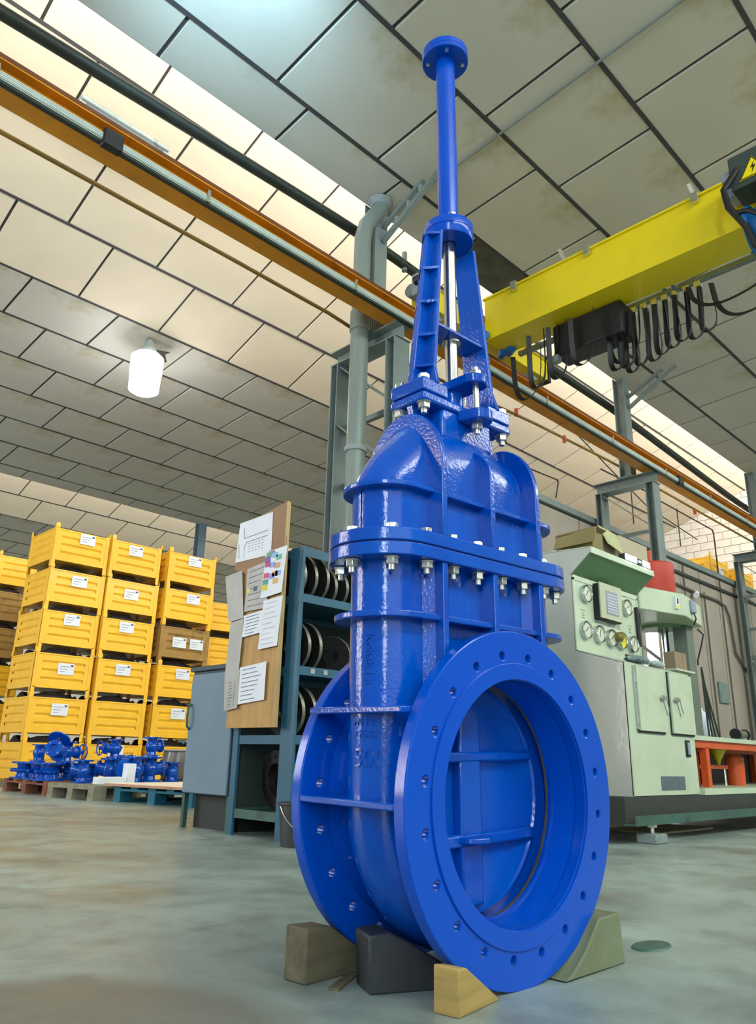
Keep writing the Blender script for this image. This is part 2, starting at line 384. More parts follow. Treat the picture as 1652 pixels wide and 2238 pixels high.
c3, l3 = bay(27.387, 1.033, M_PANEL, M_PANEL2, -2.0, XR, [3.98, 3.37])

# glazed clerestories between the saw-tooth roofs
def clerestory(name, y, z0, z1, x0, x1, pm=None):
    f = MB()
    f.box(x0, x1, y-0.05, y+0.03, z0-0.08, z0).box(x0, x1, y-0.05, y+0.03, z1, z1+0.08)
    n = int((x1-x0)/1.6)
    for i in range(n+1):
        x = x0+(x1-x0)*i/n; f.box(x-0.03, x+0.03, y-0.05, y+0.03, z0, z1)
    w = f.build(name, M_GREYL); tag(w, kind='structure')
    for i in range(n):
        a = x0+(x1-x0)*i/n; bb = x0+(x1-x0)*(i+1)/n
        MB().box(a+0.03, bb-0.03, y-0.012, y+0.0, z0, z1).build('pane', pm or M_PANE, w)
clerestory('window_1', 4.52, 6.25, 7.9, -3.9, XR-0.05)
clerestory('window_2', -6.0, 6.25, 7.5, -2.4, XR-0.05, M_PANE2)
clerestory('window_3', 15.85, 6.25, 7.9, -1.9, XR-0.05)
# roof upstands closing the gap under the glazing
for i, (y, ya) in enumerate(((4.52, 4.787), (15.85, 16.087))):
    t = MB().box(-3.9 if i == 0 else -1.9, XR-0.05, y-0.03, ya+0.02, ZE+0.11, 6.17).build('trim_%d' % (i+1), M_GREYL); tag(t, kind='structure')

# end gable wall of whitewashed blocks
g = MB().box(19.97, 20.2, -8.9, 28.9, 0, 8.6).build('wall_right', M_MORTAR); tag(g, kind='structure')
bm_ = {}
def block_mesh(w):
    k = round(w, 2)
    if k not in bm_:
        bm_[k] = MB().box(-0.02, 0.02, -w/2+0.007, w/2-0.007, -0.095, 0.095).mesh('block', M_WHITEB, 0)
    return bm_[k]
for r in range(19):
    z = 3.5+0.1+0.205*r
    for k in range(11):
        y = 5.2+0.2*(r % 2)+k*0.4
        if y > 9.4: continue
        # only below the roof slope
        zr = ZE+0.469+(9.385-y)*0.331 if y < 9.385 else 6.4
        if z > zr+0.15: continue
        o = link_mesh('block', block_mesh(0.4), g, (19.96+random.uniform(-0.004, 0.004), y, z))
b = MB().box(19.94, 19.969, -8.8, 4.9, 0, 8.0).box(19.94, 19.969, 9.6, 28.8, 0, 6.5).build('render', M_WHITEW, g)
wl = MB().box(-2, 20.2, 27.6, 27.85, 0, 8.6).build('wall_back', M_WHITEW); tag(wl, kind='structure')

# concrete panel wall under the mezzanine, along the bay
wr = MB().box(8.15, 19.95, 5.36, 5.5, 0, 3.78).build('wall_front', M_MORTAR); tag(wr, kind='structure')
xs = [8.15, 9.35, 10.75]
opening = (11.15, 11.75)
px = [8.15, 9.3, 10.2, 11.1, 11.78, 12.55, 13.35, 14.12, 14.9, 15.7, 16.5, 17.3, 18.1, 18.9, 19.9]
for a, b_ in zip(px[:-1], px[1:]):
    if abs(a-11.1) < 0.01:
        MB().box(a, b_, 5.33, 5.359, 3.55, 3.76).build('panel', M_CONC, wr)
        continue
    MB().box(a+0.012, b_-0.012, 5.31+random.uniform(0, 0.006), 5.359, 0.02, 3.76).build('panel', M_CONC, wr)
dr = MB().box(11.12, 11.76, 5.34, 5.355, 0.02, 3.54).build('door_1', M_DOORW); tag(dr, kind='structure')
tm = MB().box(8.15, 19.93, 5.26, 5.52, 3.785, 3.87).build('trim_3', M_GREY); tag(tm, kind='structure')
tm = MB().box(12.0, 19.93, 5.27, 5.305, 3.55, 3.60).build('trim_4', M_CHAND); tag(tm, kind='structure')
me = MB().box(12.2, 19.93, 5.53, 9.6, 3.60, 3.78).build('trim_5', M_GREY); tag(me, kind='structure')

# ================================================================== STEELWORK
def h_profile(b, x, y, z0, z1, w, d, t=0.012):
    """upright H section, flanges facing -y and +y"""
    b.box(x-w/2, x+w/2, y-d/2, y-d/2+t, z0, z1).box(x-w/2, x+w/2, y+d/2-t, y+d/2, z0, z1).box(x-t/2, x+t/2, y-d/2+t, y+d/2-t, z0, z1)
    return b
ZT = 4.37   # top of the crane columns
def crane_column(x, label):
    e = empty('crane_column', (x, 4.75, 0), 0, label, 'column', 'trussed crane columns')
    yn, yf = -0.36, 0.42
    c = MB(); h_profile(c, 0, yn, 0.012, ZT-0.16, 0.20, 0.12); c.build('chord', M_GREY, e)
    c = MB(); h_profile(c, 0, yf, 0.012, ZT-0.16, 0.20, 0.10); c.build('chord', M_GREY, e)
    t = MB().box(-0.10, 0.10, yn-0.08, yf+0.06, ZT-0.16, ZT-0.148).box(-0.10, 0.10, yn-0.08, yf+0.06, ZT-0.012, ZT).box(-0.006, 0.006, yn-0.08, yf+0.06, ZT-0.148, ZT-0.012)
    t.build('head_beam', M_GREY, e)
    MB().box(-0.16, 0.16, -0.5, 0.56, 0, 0.012).build('base_plate', M_GREY, e)
    z = ZT-0.2; k = 0
    while z > 0.6:
        z2 = z-0.62
        MB().bar((0.05, yn+.05, z2), (0.05, yf-.04, z2), 0.05, 0.05).build('strut', M_GREY, e)
        for s in (-0.05, 0.05):
            a, b_ = ((s, yn+.05, z), (s, yf-.04, z2+.03)) if (k % 2 == 0) else ((s, yf-.04, z), (s, yn+.05, z2+.03))
            if k == 0: a, b_ = (s, yf-.04, z+.02), (s, yn+.05, z2+.05)
            MB().bar(a, b_, 0.012, 0.055, (1, 0, 0)).build('diagonal', M_GREY, e)
        z = z2; k += 1
    p = MB(); h_profile(p, 0, -0.02, ZT, ZE+0.03, 0.17, 0.17); p.build('upper_post', M_GREY, e)
    MB().box(-0.12, 0.12, -0.14, 0.10, ZT, ZT+0.012).build('foot_plate', M_GREY, e)
    # tie bracket towards the ceiling
    for dz, L in ((0.34, 0.75), (0.16, 0.55)):
        MB().bar((0.02, -0.12, ZE-dz-.12), (0.02, -0.12-L, ZE-0.03 if dz > .2 else ZE-0.02), 0.045, 0.045).build('tie_bar', M_GREY, e)
    for k in range(3):
        MB().hexa((0.02, -0.30-0.16*k, ZE-.36+.10*k), (0, 0, 1), 0.022, 0.10).build('clamp', M_GREYL, e)
    return e
crane_column(4.55, 'grey trussed crane column with the drain pipe running down it, behind the blue valve')
crane_column(9.75, 'grey trussed crane column rising behind the mint green press')
crane_column(14.95, 'grey trussed crane column at the right picture edge beside crates on the mezzanine')

dp = empty('drain_pipe', (4.355, 4.64, 0), 0, 'thick grey drain pipe down the crane column behind the blue valve', 'pipe')
MB().tube([(0.16, 0.0, ZE+0.02), (0.16, 0.0, ZE-0.08), (0.12, 0.02, ZE-0.18), (0.03, 0.06, ZE-0.34), (0, 0.07, ZE-0.50)], 0.085, 16).build('elbow', M_PVC, dp)
MB().cyl((0, 0.07, ZE-0.48), (0, 0.07, 4.55), 0.085).build('pipe_length', M_PVC, dp)
MB().cyl((0, 0.07, 4.57), (0, 0.07, 4.36), 0.098).build('collar', M_PVC, dp)
MB().cyl((0, 0.07, 4.38), (0, 0.07, 2.35), 0.088).build('pipe_length', M_PVC, dp)
MB().cyl((0, 0.07, 2.37), (0, 0.07, 0.0), 0.098).build('pipe_length', M_PVC, dp)
MB().lathe([(0.10, 0), (0.105, 0.01), (0.105, 0.04), (0.10, 0.05)], 20, Matrix.Translation((0, 0.07, 3.1))).build('pipe_clip', M_GREYL, dp)
MB().lathe([(0.085, 0), (0.11, 0.03), (0.13, 0.055)], 20, Matrix.Translation((0.16, 0.0, ZE-0.06))).build('sealant', M_GREYL, dp)

# crane rail
rl = empty('crane_rail', (-1.6, 4.39, ZT), 0, 'long orange crane rail beam with a grey busbar, carried on the trussed columns', 'crane rail')
RL = 21.4
b = MB().box(0, RL, -0.075, 0.075, 0.0, 0.014).box(0, RL, -0.006, 0.006, 0.014, 0.206).box(0, RL, -0.075, 0.075, 0.206, 0.218)
b.build('beam', M_RUST, rl)
MB().box(0, RL, -0.078, 0.030, 0.218, 0.250).build('rail_bar', mat('shaded_rail_brown', '6b3a12', 0.6, 0.2, 0.2, 6), rl)  # dark brown paints the shadowed band along the top of the beam
bs = MB().prism([(-0.135, 0.003), (-0.10, 0.003), (-0.10, 0.063), (-0.135, 0.063), (-0.135, 0.056), (-0.143, 0.056), (-0.143, 0.010), (-0.135, 0.010)], 0, RL, 'x'); bs.build('busbar', M_BUS, rl)
MB().box(0, RL, -0.135, -0.10, -0.020, 0.003).build('busbar_lip', M_GREENBLK, rl)
for k in range(3):
    MB().box(0, RL, -0.1445, -0.143, 0.016+0.014*k, 0.019+0.014*k).build('groove', M_GREYL, rl)
for i in range(14):
    x = 0.9+1.52*i
    MB().box(x-0.016, x+0.016, -0.150, -0.006, 0.063, 0.076).box(x-0.012, x+0.012, -0.153, -0.145, -0.007, 0.098).build('hanger', M_ZINC, rl)
for x in (3.18, 12.0):
    MB().box(x-0.07, x+0.07, -0.165, -0.095, -0.034, 0.098).build('joint_box', M_BLACK, rl, bevel=0.01)
for x in (6.15, 11.35, 16.55):
    MB().box(x-0.09, x+0.09, -0.10, 0.10, -0.0005, 0.0).build('bearing_plate', M_CHAND, rl)

# black sleeved pipe behind the posts, thin pipes and conduits
zp = [(-1.0, 5.46), (0.887, 5.552), (2.179, 5.611), (3.962, 5.682), (4.6, 5.70), (4.953, 5.692), (7.047, 5.60), (9.858, 5.58), (14.387, 5.328), (16, 5.3)]
def zint(x):
    for (a, za), (b_, zb) in zip(zp[:-1], zp[1:]):
        if a <= x <= b_: return za+(zb-za)*(x-a)/(b_-a)
    return zp[-1][1]
t = MB().tube([(x, 4.93, zint(x)) for x in [k*0.5-0.9 for k in range(34)]], 0.055, 12)
o = t.build('sleeved_pipe', M_PIPEBLK); tag(o, 'thick black sleeved pipe hung along the bright ceiling between the posts', 'pipe')
for x in (5.2, 5.75):
    MB().cyl((x, 4.93, 5.60), (x, 4.93, 5.84), 0.03).build('valve_stub', M_GREY, o)
o = MB().tube([(-1, 4.88, 4.54), (1, 4.88, 4.53), (3.0, 4.88, 4.53), (4.1, 4.88, 4.52), (5.3, 4.90, 4.44), (7.6, 4.88, 4.56), (9.5, 4.88, 4.62), (14.7, 4.88, 4.60), (19.9, 4.88, 4.6)], 0.018, 8).build('thin_pipe', mat('ochre_pipe', '8a6c26', 0.5, 0, 0.15, 5))
tag(o, 'thin ochre pipe running below the crane rail past the columns', 'pipe')
for x in (7.2, 8.3, 12.4):
    MB().box(x-.015, x+.015, 4.86, 4.90, 4.52, 4.62).build('pipe_clip', M_ORANGE, o)
o = MB().tube([(5.4, 4.86, 3.75), (7.0, 5.0, 3.95), (8.6, 5.2, 4.15), (8.62, 5.2, 4.12), (8.62, 5.25, 3.9)], 0.010, 6).build('cable', M_BLACK)
tag(o, 'thin black cable sagging under the bright ceiling right of the blue valve', 'cable')
pts = []
for k in range(40):
    x = 0.2+k*0.105; pts.append((x, 4.98+0.3*(1-k/39), 5.05+0.55*abs(0.5-k/39)**1.5+0.02*sin(k*1.3)))
o = MB().tube(pts, 0.006, 5).build('hanging_wire', M_BLACK); tag(o, 'thin wire drooping beside the fluorescent lamp up to the drain pipe column', 'cable')
o = MB().tube([(x, y-0.04, z-0.05-0.05*sin(i*.4)) for i, (x, y, z) in enumerate(pts[16:])], 0.006, 5).build('hanging_wire', M_BLACK)
tag(o, 'second, lower wire drooping between fluorescent lamp and drain pipe', 'cable')

# fluorescent lamp near the steep ceiling
fx = empty('fluorescent_lamp', (2.63, 6.8, 7.02), 0, 'long fluorescent ceiling lamp glowing above the orange crane rail', 'lamp')
MB().box(-0.52, 0.52, -0.085, 0.075, -0.010, 0.05).box(-0.52, 0.52, 0.066, 0.10, -0.045, 0.05).build('housing', M_GREY, fx, bevel=0.02)
MB().cyl((-0.46, 0.035, -0.03), (0.46, 0.035, -0.03), 0.026, 16).build('tube', M_TUBE, fx)
MB().box(-0.525, -0.46, -0.05, 0.07, -0.06, 0.04).box(0.46, 0.525, -0.05, 0.07, -0.06, 0.04).build('end_cap', M_GREY, fx)

# opal lamp under the far ceiling
lp = empty('opal_lamp', (4.60, 9.62, 5.50), 0, 'glowing white opal lamp hanging from the ceiling above the yellow crates', 'lamp')
prof = [(0.0, 0.0), (0.17, 0.0), (0.215, 0.03), (0.225, 0.30), (0.235, 0.34)]
MB().lathe(prof, 36).build('diffuser', M_LAMP, lp)
MB().lathe([(0.235, 0.34), (0.24, 0.56), (0.18, 0.62), (0.10, 0.64)], 36).build('upper_diffuser', M_LAMPL, lp)
MB().lathe([(0.11, 0.63), (0.12, 0.70), (0.08, 0.76), (0.05, 0.86)], 20).build('gear_housing', M_GREY, lp)
MB().prism([(0.10, 0.66), (0.30, 0.62), (0.26, 0.74), (0.34, 0.80), (0.12, 0.75)], -0.02, 0.02, 'y').build('hook_bracket', M_BLACK, lp)

# high lamp outside the frame that puts the cool glow on the boards
sl = empty('high_bay_lamp', (1.50, 2.90, 5.25), 0, 'high bay lamp under the dark ceiling boards above the picture edge', 'lamp')
MB().lathe([(0.05, 0.0), (0.12, -0.02), (0.20, -0.12), (0.21, -0.13)], 24).build('reflector', M_GREYL, sl)
MB().cyl((0, 0, 0.0), (0, 0, 0.77), 0.012, 8).build('stem', M_GREY, sl)
pl = bpy.data.lights.new('high_bay_uplight', 'SPOT'); pl.energy = 240; pl.color = (0.40, 0.74, 1.0); pl.spot_size = radians(95); pl.spot_blend = 1.0; pl.shadow_soft_size = 0.10
po = bpy.data.objects.new('high_bay_uplight', pl); COL.objects.link(po); po.location = (1.56, 2.96, 5.32)
po.rotation_euler = (Vector((2.2, 3.95, 6.0))-Vector(po.location)).to_track_quat('-Z', 'Y').to_euler()
o = MB().tube([(4.70, y, ZE+0.005+(4.787-y)*math.tan(TH)-0.035) for y in (4.7, 3.5, 2.5, 1.5, 0.5, -1.0)], 0.012, 8).build('ceiling_conduit', M_GREY)
tag(o, 'thin grey conduit running across the dark ceiling boards beside a joint', 'conduit')

# overhead travelling crane
cr = empty('overhead_crane', (5.93, 4.39, ZT+0.31), 0, 'yellow overhead crane beam crossing from the orange rail to the top right', 'crane')
def cl(x, y, z): return (x-5.93, y-4.39, z-(ZT+0.31))
BX0, BX1, BZ0, BZ1 = 5.75, 6.11, 4.69, 5.17
def cb(b, x0, x1, y0, y1, z0, z1):
    a = cl(x0, y0, z0); c = cl(x1, y1, z1); return b.box(a[0], c[0], a[1], c[1], a[2], c[2])
b = MB(); cb(b, BX0, BX1, -8, 4.25, BZ0, BZ1); b.build('girder', M_CRANE, cr)
b = MB(); cb(b, BX0-0.025, BX1+0.025, -8, 4.26, BZ1, BZ1+0.02); cb(b, BX0-0.012, BX1+0.012, -8, 4.26, BZ0-0.012, BZ0); b.build('flange_plate', M_CRANE, cr)
b = MB(); cb(b, 4.86, 7.05, 4.30, 4.50, ZT+0.37, ZT+0.60); cb(b, 4.86, 7.05, 4.27, 4.53, ZT+0.60, ZT+0.61); b.build('end_carriage', M_CRANE, cr, bevel=0.01)
for x in (5.1, 6.8):
    MB().cyl(cl(x, 4.35, ZT+0.39), cl(x, 4.45, ZT+0.39), 0.085, 24).build('wheel', M_GREY, cr)
b = MB(); b.cyl(cl(4.86, 4.40, ZT+0.50), cl(4.72, 4.40, ZT+0.50), 0.07, 20); cb(b, 4.66, 4.86, 4.24, 4.32, ZT+0.36, ZT+0.60); b.build('drive_motor', M_GREYL, cr, bevel=0.01)
MB().cyl(cl(4.66, 4.20, ZT+0.50), cl(4.66, 4.26, ZT+0.50), 0.05, 16).build('motor_cap', M_BLACK, cr)
b = MB(); cb(b, 7.02, 7.06, 4.28, 4.52, ZT+0.34, ZT+0.64); b.build('buffer', M_CHAND, cr)
for y in (4.32, 4.22):
    for x, z in ((5.72, 4.72), (6.05, 4.66)):
        if y == 4.32 or x > 6: MB().cyl(cl(x-.03, y-.12, z), cl(x+.03, y-.03, z), 0.05, 6).build('knuckle', M_BLUEH, cr)
for y in (0.6, 1.95, 3.0, 3.85):
    b = MB(); cb(b, BX0-0.05, BX0-0.01, y-0.03, y+0.03, BZ1-0.06, BZ1+0.04); b.build('clip', M_ZINC, cr)
for y in (1.95, 3.25, 0.75):
    a = cl(BX0-0.02, y, BZ1+0.02); MB().bar(a, (a[0]-0.07, a[1]+0.01, a[2]+0.09), 0.03, 0.03).build('outrigger', M_ZINC, cr)
# festoon track under the girder
a = cl(6.30, -8, 4.74); c = cl(6.30, 4.2, 4.74)
MB().bar(a, c, 0.05, 0.05).build('festoon_track', M_GREY, cr)
for y in (3.9, 2.4, 1.2, 0.2):
    MB().bar(cl(6.1, y, 4.72), cl(6.30, y, 4.72), 0.03, 0.03).build('track_arm', M_GREY, cr)
# flat cable loops (one part per loop)
def loop(y0, y1, drop, x=6.30, ztop=4.66, w=0.03, name='cable_loop'):
    n = 20; pts = []
    for i in range(n+1):
        t = i/n; y = y0+(y1-y0)*t; s = sin(pi*t)
        pts.append(cl(x+0.03*sin(t*pi*2), y+0.05*sin(2*pi*t)*(1 if y1 > y0 else -1)*-1, ztop-drop*(s**0.45)))
    b = MB(); b.tube(pts, 0.005, 6, w); b.build(name, M_BLACK, cr)
ys = [2.95-0.105*k for k in range(9)]
for k in range(8):
    loop(ys[k], ys[k+1], 0.62-0.02*k+random.uniform(-.03, .03), x=6.30+random.uniform(-.05, .05))
    MB().box(*[v for p in zip(cl(6.27, ys[k]-.03, 4.66), cl(6.33, ys[k]+.03, 4.72)) for v in p]).build('cable_trolley', M_ZINC, cr)
loop(2.1, 1.45, 0.42); loop(2.28, 1.5, 0.28, 6.22)
loop(3.12, 2.78, 0.5, 6.25)
for y0, y1, d, x in ((4.15, 3.8, .55, 6.1), (3.78, 3.6, .62, 5.85), (3.55, 3.35, .6, 5.85), (3.3, 3.05, .55, 5.85), (3.0, 2.88, .62, 6.05), (2.92, 2.8, .6, 6.1)):
    loop(y0, y1, d, x, 4.60)
# black covered hoist box under the girder
hb = MB(); a = cl(5.97, 2.83, 4.32); c = cl(6.24, 3.57, 4.665); hb.box(a[0], c[0], a[1], c[1], a[2], c[2]); hb.build('control_box', M_BLACK, cr, bevel=0.015)
for y in (3.40, 3.50):
    MB().tube([cl(5.95, y+.1, 4.66), cl(5.95, y+.1, 4.44), cl(5.97, y+.18, 4.30)], 0.008, 6).build('conduit', M_BLACK, cr)
o = MB().box(*[v for p in zip(cl(5.92, 3.50, 4.24), cl(5.99, 3.62, 4.31)) for v in p]).build('plug_socket', M_GREYL, cr)

# hoist trolley at the picture edge
ht = empty('hoist_trolley', (5.6, 1.14, 4.2), 0, 'blue hoist with dark cover and warning triangle on the yellow crane beam', 'hoist')
def hl(x, y, z): return (x-5.6, y-1.3, z-4.2)
def hbx(b, x0, x1, y0, y1, z0, z1):
    a = hl(x0, y0, z0); c = hl(x1, y1, z1); return b.box(a[0], c[0], a[1], c[1], a[2], c[2])
b = MB(); hbx(b, 5.42, 5.68, 0.7, 1.72, 4.80, 5.12); b.build('cover', M_DGREY, ht, bevel=0.01)
b = MB(); hbx(b, 5.36, 5.66, 0.62, 1.52, 4.60, 4.79); b.build('electric_box', M_BLACK, ht, bevel=0.02)
b = MB(); hbx(b, 5.46, 5.60, 1.72, 1.80, 4.96, 5.04); hbx(b, 5.54, 5.70, 1.72, 1.84, 4.86, 4.94); b.build('bracket', M_GREYPL, ht, bevel=0.01)
b = MB(); b.cyl(hl(5.55, 1.62, 4.45), hl(5.55, 0.7, 4.45), 0.17, 28); b.build('drum', M_BLUEH, ht)
for y, r in ((1.62, 0.21), (1.45, 0.20), (1.2, 0.20)):
    MB().cyl(hl(5.55, y, 4.45), hl(5.55, y+0.04, 4.45), r, 28).build('drum_flange', M_BLUEH, ht)
b = MB(); hbx(b, 5.36, 5.72, 0.9, 1.5, 4.00, 4.24); b.build('gearbox', M_BLUEH, ht, bevel=0.03)
for k in range(3):
    b = MB(); hbx(b, 5.37-.03, 5.37, 0.95+.16*k, 1.05+.16*k, 4.05+.08*k, 4.3+.08*k); b.build('guide_plate', M_GREYPL, ht, bevel=0.01)
b = MB(); hbx(b, 5.33, 5.36, 1.15, 1.3, 4.42, 4.62); b.build('yellow_plate', M_YSIGN, ht)
MB().tube([hl(5.42, 1.66, 4.98), hl(5.36, 1.76, 4.80), hl(5.35, 1.74, 4.62), hl(5.36, 1.64, 4.40), hl(5.40, 1.60, 4.22), hl(5.42, 1.46, 4.06), hl(5.46, 1.2, 3.88)], 0.026, 10).build('cable_bundle', M_BLACK, ht)
MB().tube([hl(5.36, 1.7, 4.55), hl(5.33, 1.6, 4.5), hl(5.33, 1.45, 4.35), hl(5.36, 1.35, 4.2)], 0.02, 8).build('cable_bundle', M_BLACK, ht)
MB().tube([hl(5.66, 1.78, 5.0), hl(5.66, 1.84, 4.98), hl(5.66, 1.84, 4.9), hl(5.66, 1.78, 4.87)], 0.008, 6).build('hook', M_BLACK, ht)
# warning triangle
Mt = frame3(hl(5.415, 1.54, 4.94), (0, -1, 0), (0, 0, 1), (-1, 0, 0))
tr = MB().add([Mt @ Vector(p) for p in ((-0.11, -0.09, 0), (0.11, -0.09, 0), (0, 0.10, 0), (-0.11, -0.09, 0.004), (0.11, -0.09, 0.004), (0, 0.10, 0.004))], [(0, 1, 2), (3, 4, 5), (0, 1, 4, 3), (1, 2, 5, 4), (2, 0, 3, 5)])
tr.build('warning_triangle', M_YSIGN, ht)
bd = MB()
for p, q in (((-0.1, -0.083), (0.1, -0.083)), ((0.1, -0.083), (0, 0.09)), ((0, 0.09), (-0.1, -0.083))):
    bd.bar(Mt @ Vector((p[0], p[1], 0.005)), Mt @ Vector((q[0], q[1], 0.005)), 0.006, 0.003, Mt.to_3x3() @ Vector((0, 0, 1)))
bl = [(0.015, 0.04), (-0.02, -0.01), (0.0, -0.01), (-0.012, -0.06), (0.022, 0.004), (0.002, 0.004)]
bd.add([Mt @ Vector((x, y, z)) for z in (0.004, 0.006) for x, y in bl], [tuple(range(6)), tuple(range(6, 12))]+[(i, (i+1) % 6, 6+(i+1) % 6, 6+i) for i in range(6)])
bd.build('warning_mark', M_BLACK, ht)

# ================================================================== THE BIG GATE VALVE
C0 = Vector((1.47666, 1.024316, 0.3625))
nt = Vector((0.02828, 0.99953, 0.012186)).normalized(); bt = Vector((-0.000345, -0.01218, 0.99993)).normalized()
a0 = nt.cross(bt)   # points towards +x
s_ = radians(1.80)
Zv = (bt*cos(s_)-a0*sin(s_)).normalized(); Uv = (a0*cos(s_)+bt*sin(s_)).normalized(); Wv = Zv.cross(Uv).normalized()
RV = 0.3625
gv = empty('gate_valve', (0, 0, 0), 0, 'huge glossy blue gate valve with round bore and tall spindle, on wooden wedges', 'valve')
Mv = Matrix((Uv, Wv, Zv)).transposed().to_4x4(); Mv.translation = C0+Wv*0.175-Zv*(RV-0.001); gv.matrix_world = Mv
OFF = Matrix.Translation((0, -0.175, RV))
class VB(MB):
    """valve coordinates: u across, w depth from front face (0..0.35), z above bore centre"""
    def build(s, name, m, parent=None, smooth=35, bevel=0):
        s.v = [tuple(OFF @ Vector(p)) for p in s.v]; return MB.build(s, name, m, parent or gv, smooth, bevel)
def wdisc(w, flip=False):
    """matrix: lathe/plate z axis -> +w at depth w; plate xy -> (u, -z)"""
    return OFF @ Matrix.Translation((0, w, 0)) @ Matrix(((1, 0, 0, 0), (0, 0, 1, 0), (0, -1, 0, 0), (0, 0, 0, 1)))
def holes20(r, R, ph):
    return [circ(r, 20, R*cos(t), R*sin(t)) for t in [radians(9+18*k)+ph for k in range(20)]]
plate('flange', circ(RV, 128), [circ(0.2575, 96)]+holes20(0.0125, 0.31, 0), 0.030, M_BLUES, gv, 0.003, wdisc(0.0))['label'] = 'front pipe flange with twenty bolt holes'
plate('flange', circ(RV, 128), [circ(0.2575, 96)]+holes20(0.0125, 0.31, radians(-3.5)), 0.030, M_BLUES, gv, 0.003, wdisc(0.318))['label'] = 'rear pipe flange'
plate('raised_face', circ(0.291, 128), [circ(0.2575, 96)], 0.006, M_BLUES, gv, 0.0015, wdisc(-0.005))
plate('raised_face', circ(0.291, 96), [circ(0.2575, 96)], 0.006, M_BLUES, gv, 0.0015, wdisc(0.347))
for o in gv.children:
    if o.name.startswith('flange'):
        o.data.materials.append(M_ZINC)
        ax_ = 0.175
        for p_ in o.data.polygons:
            c = p_.center; rr_ = math.hypot(c.x, c.z-RV)
            if 0.296 < rr_ < 0.324 and abs(p_.normal.y) < 0.3 and p_.normal.z > 0.72: p_.material_index = 1
# necks and inner barrel
def barrel(name, prof, m, n=96):
    b = MB(); b.lathe(prof, n, wdisc(0), closed=True); return MB.build(b, name, m, gv, 40)
barrel('neck', [(0.2575, -0.004), (0.2575, 0.03), (0.252, 0.05), (0.252, 0.112), (0.292, 0.112), (0.276, 0.085), (0.278, 0.045), (0.285, 0.03), (0.285, 0.005)], M_BLUES)
barrel('neck', [(0.2575, 0.352), (0.2575, 0.32), (0.252, 0.30), (0.252, 0.238), (0.292, 0.238), (0.276, 0.265), (0.278, 0.305), (0.285, 0.32), (0.285, 0.345)], M_BLUES)
barrel('seat_ring', [(0.2515, 0.106), (0.2505, 0.112), (0.256, 0.114), (0.258, 0.106)], M_BRASS)
barrel('valve_cavity', [(0.256, 0.113), (0.282, 0.117), (0.282, 0.234), (0.256, 0.236), (0.286, 0.238), (0.287, 0.112)], M_BLUES)
# gate disc with its ribs
b = MB(); b.lathe([(0.0, 0.160), (0.20, 0.158), (0.243, 0.146), (0.247, 0.140), (0.247, 0.212), (0.0, 0.200)], 80, wdisc(0)); gate = MB.build(b, 'gate_disc', M_BLUEC, gv, 40)
for zc, zz in ((0.085, 0.012), (-0.095, 0.014)):
    VB().box(-0.225, 0.225, 0.132, 0.165, zc-zz, zc+zz).build('gate_rib', M_BLUEC, gate, bevel=0.006)
VB().box(-0.045, 0.030, 0.134, 0.165, -0.235, 0.235).build('gate_rib', M_BLUEC, gate, bevel=0.008)
VB().cyl((-0.008, 0.14, -0.10), (-0.008, 0.14, -0.085), 0.05, 24).build('gate_boss', M_BLUEC, gate, bevel=0.004)

# flat oval body
CB, RB = 0.245, 0.082
def body_mesh():
    b = MB(); path = []
    for z in (0.515, 0.45, 0.36, 0.27, 0.18, 0.09): path.append(((-CB, z), (-1, 0)))
    for i in range(41):
        t = pi+pi*i/40; path.append(((CB*cos(t), CB*sin(t)), (cos(t), sin(t))))
    for z in (0.09, 0.18, 0.27, 0.36, 0.45, 0.515): path.append(((CB, z), (1, 0)))
    n = 17; vs = []
    for (p, q) in path:
        for j in range(n):
            ph = -pi/2+pi*j/(n-1); r = RB*cos(ph)
            vs.append((p[0]+q[0]*r, 0.175+RB*sin(ph), p[1]+q[1]*r))
    m = len(path)
    fs = [(i*n+j, i*n+j+1, (i+1)*n+j+1, (i+1)*n+j) for i in range(m-1) for j in range(n-1)]
    b.add(vs, fs)
    R = 0.262; t0 = math.asin(sqrt(R*R-CB*CB)/R)
    for w in (0.175-RB, 0.175+RB):
        nn = 24; arc = [(R*cos(t0+(pi-2*t0)*i/nn), R*sin(t0+(pi-2*t0)*i/nn)) for i in range(nn+1)]
        vs = [(u, w, z) for u, z in arc]+[(CB-2*CB*i/nn, w, 0.515) for i in range(nn+1)]
        b.add(vs, [(i, i+1, nn+1+i+1, nn+1+i) for i in range(nn)])
    return b
bo = body_mesh()
vb = VB(); vb.v = bo.v; vb.f = bo.f; body = vb.build('body', M_BLUEC, gv, 40)
def stad_plate(name, c, r, z0, z1, m=M_BLUEC, holes=(), inner=None, bevel=0.003, parent=None):
    hs = [circ(h[2], 12, h[0], h[1]) for h in holes]
    if inner: hs.append(stadium(*inner))
    M = OFF @ Matrix.Translation((0, 0.175, z0))
    return plate(name, stadium(c, r), hs, z1-z0, m, parent or gv, bevel, M)
stad_plate('body_flange', CB, 0.131, 0.508, 0.5375)
stad_plate('bonnet_flange', CB, 0.131, 0.5405, 0.570)
stad_plate('gasket', CB, 0.127, 0.537, 0.541, M_BLUED, bevel=0)
stad_plate('ring_rib', CB, 0.116, 0.376, 0.390, bevel=0.003)
stad_plate('ring_rib', CB, 0.103, 0.676, 0.689, bevel=0.003)
# side ribs between the two pipe flanges
for sg in (-1, 1):
    for z, u in ((0.183, 0.345), (0.0, 0.365)):
        VB().box(sg*0.2865, sg*u, 0.030, 0.319, z-0.007, z+0.007).build('side_rib', M_BLUEC, body, bevel=0.003)
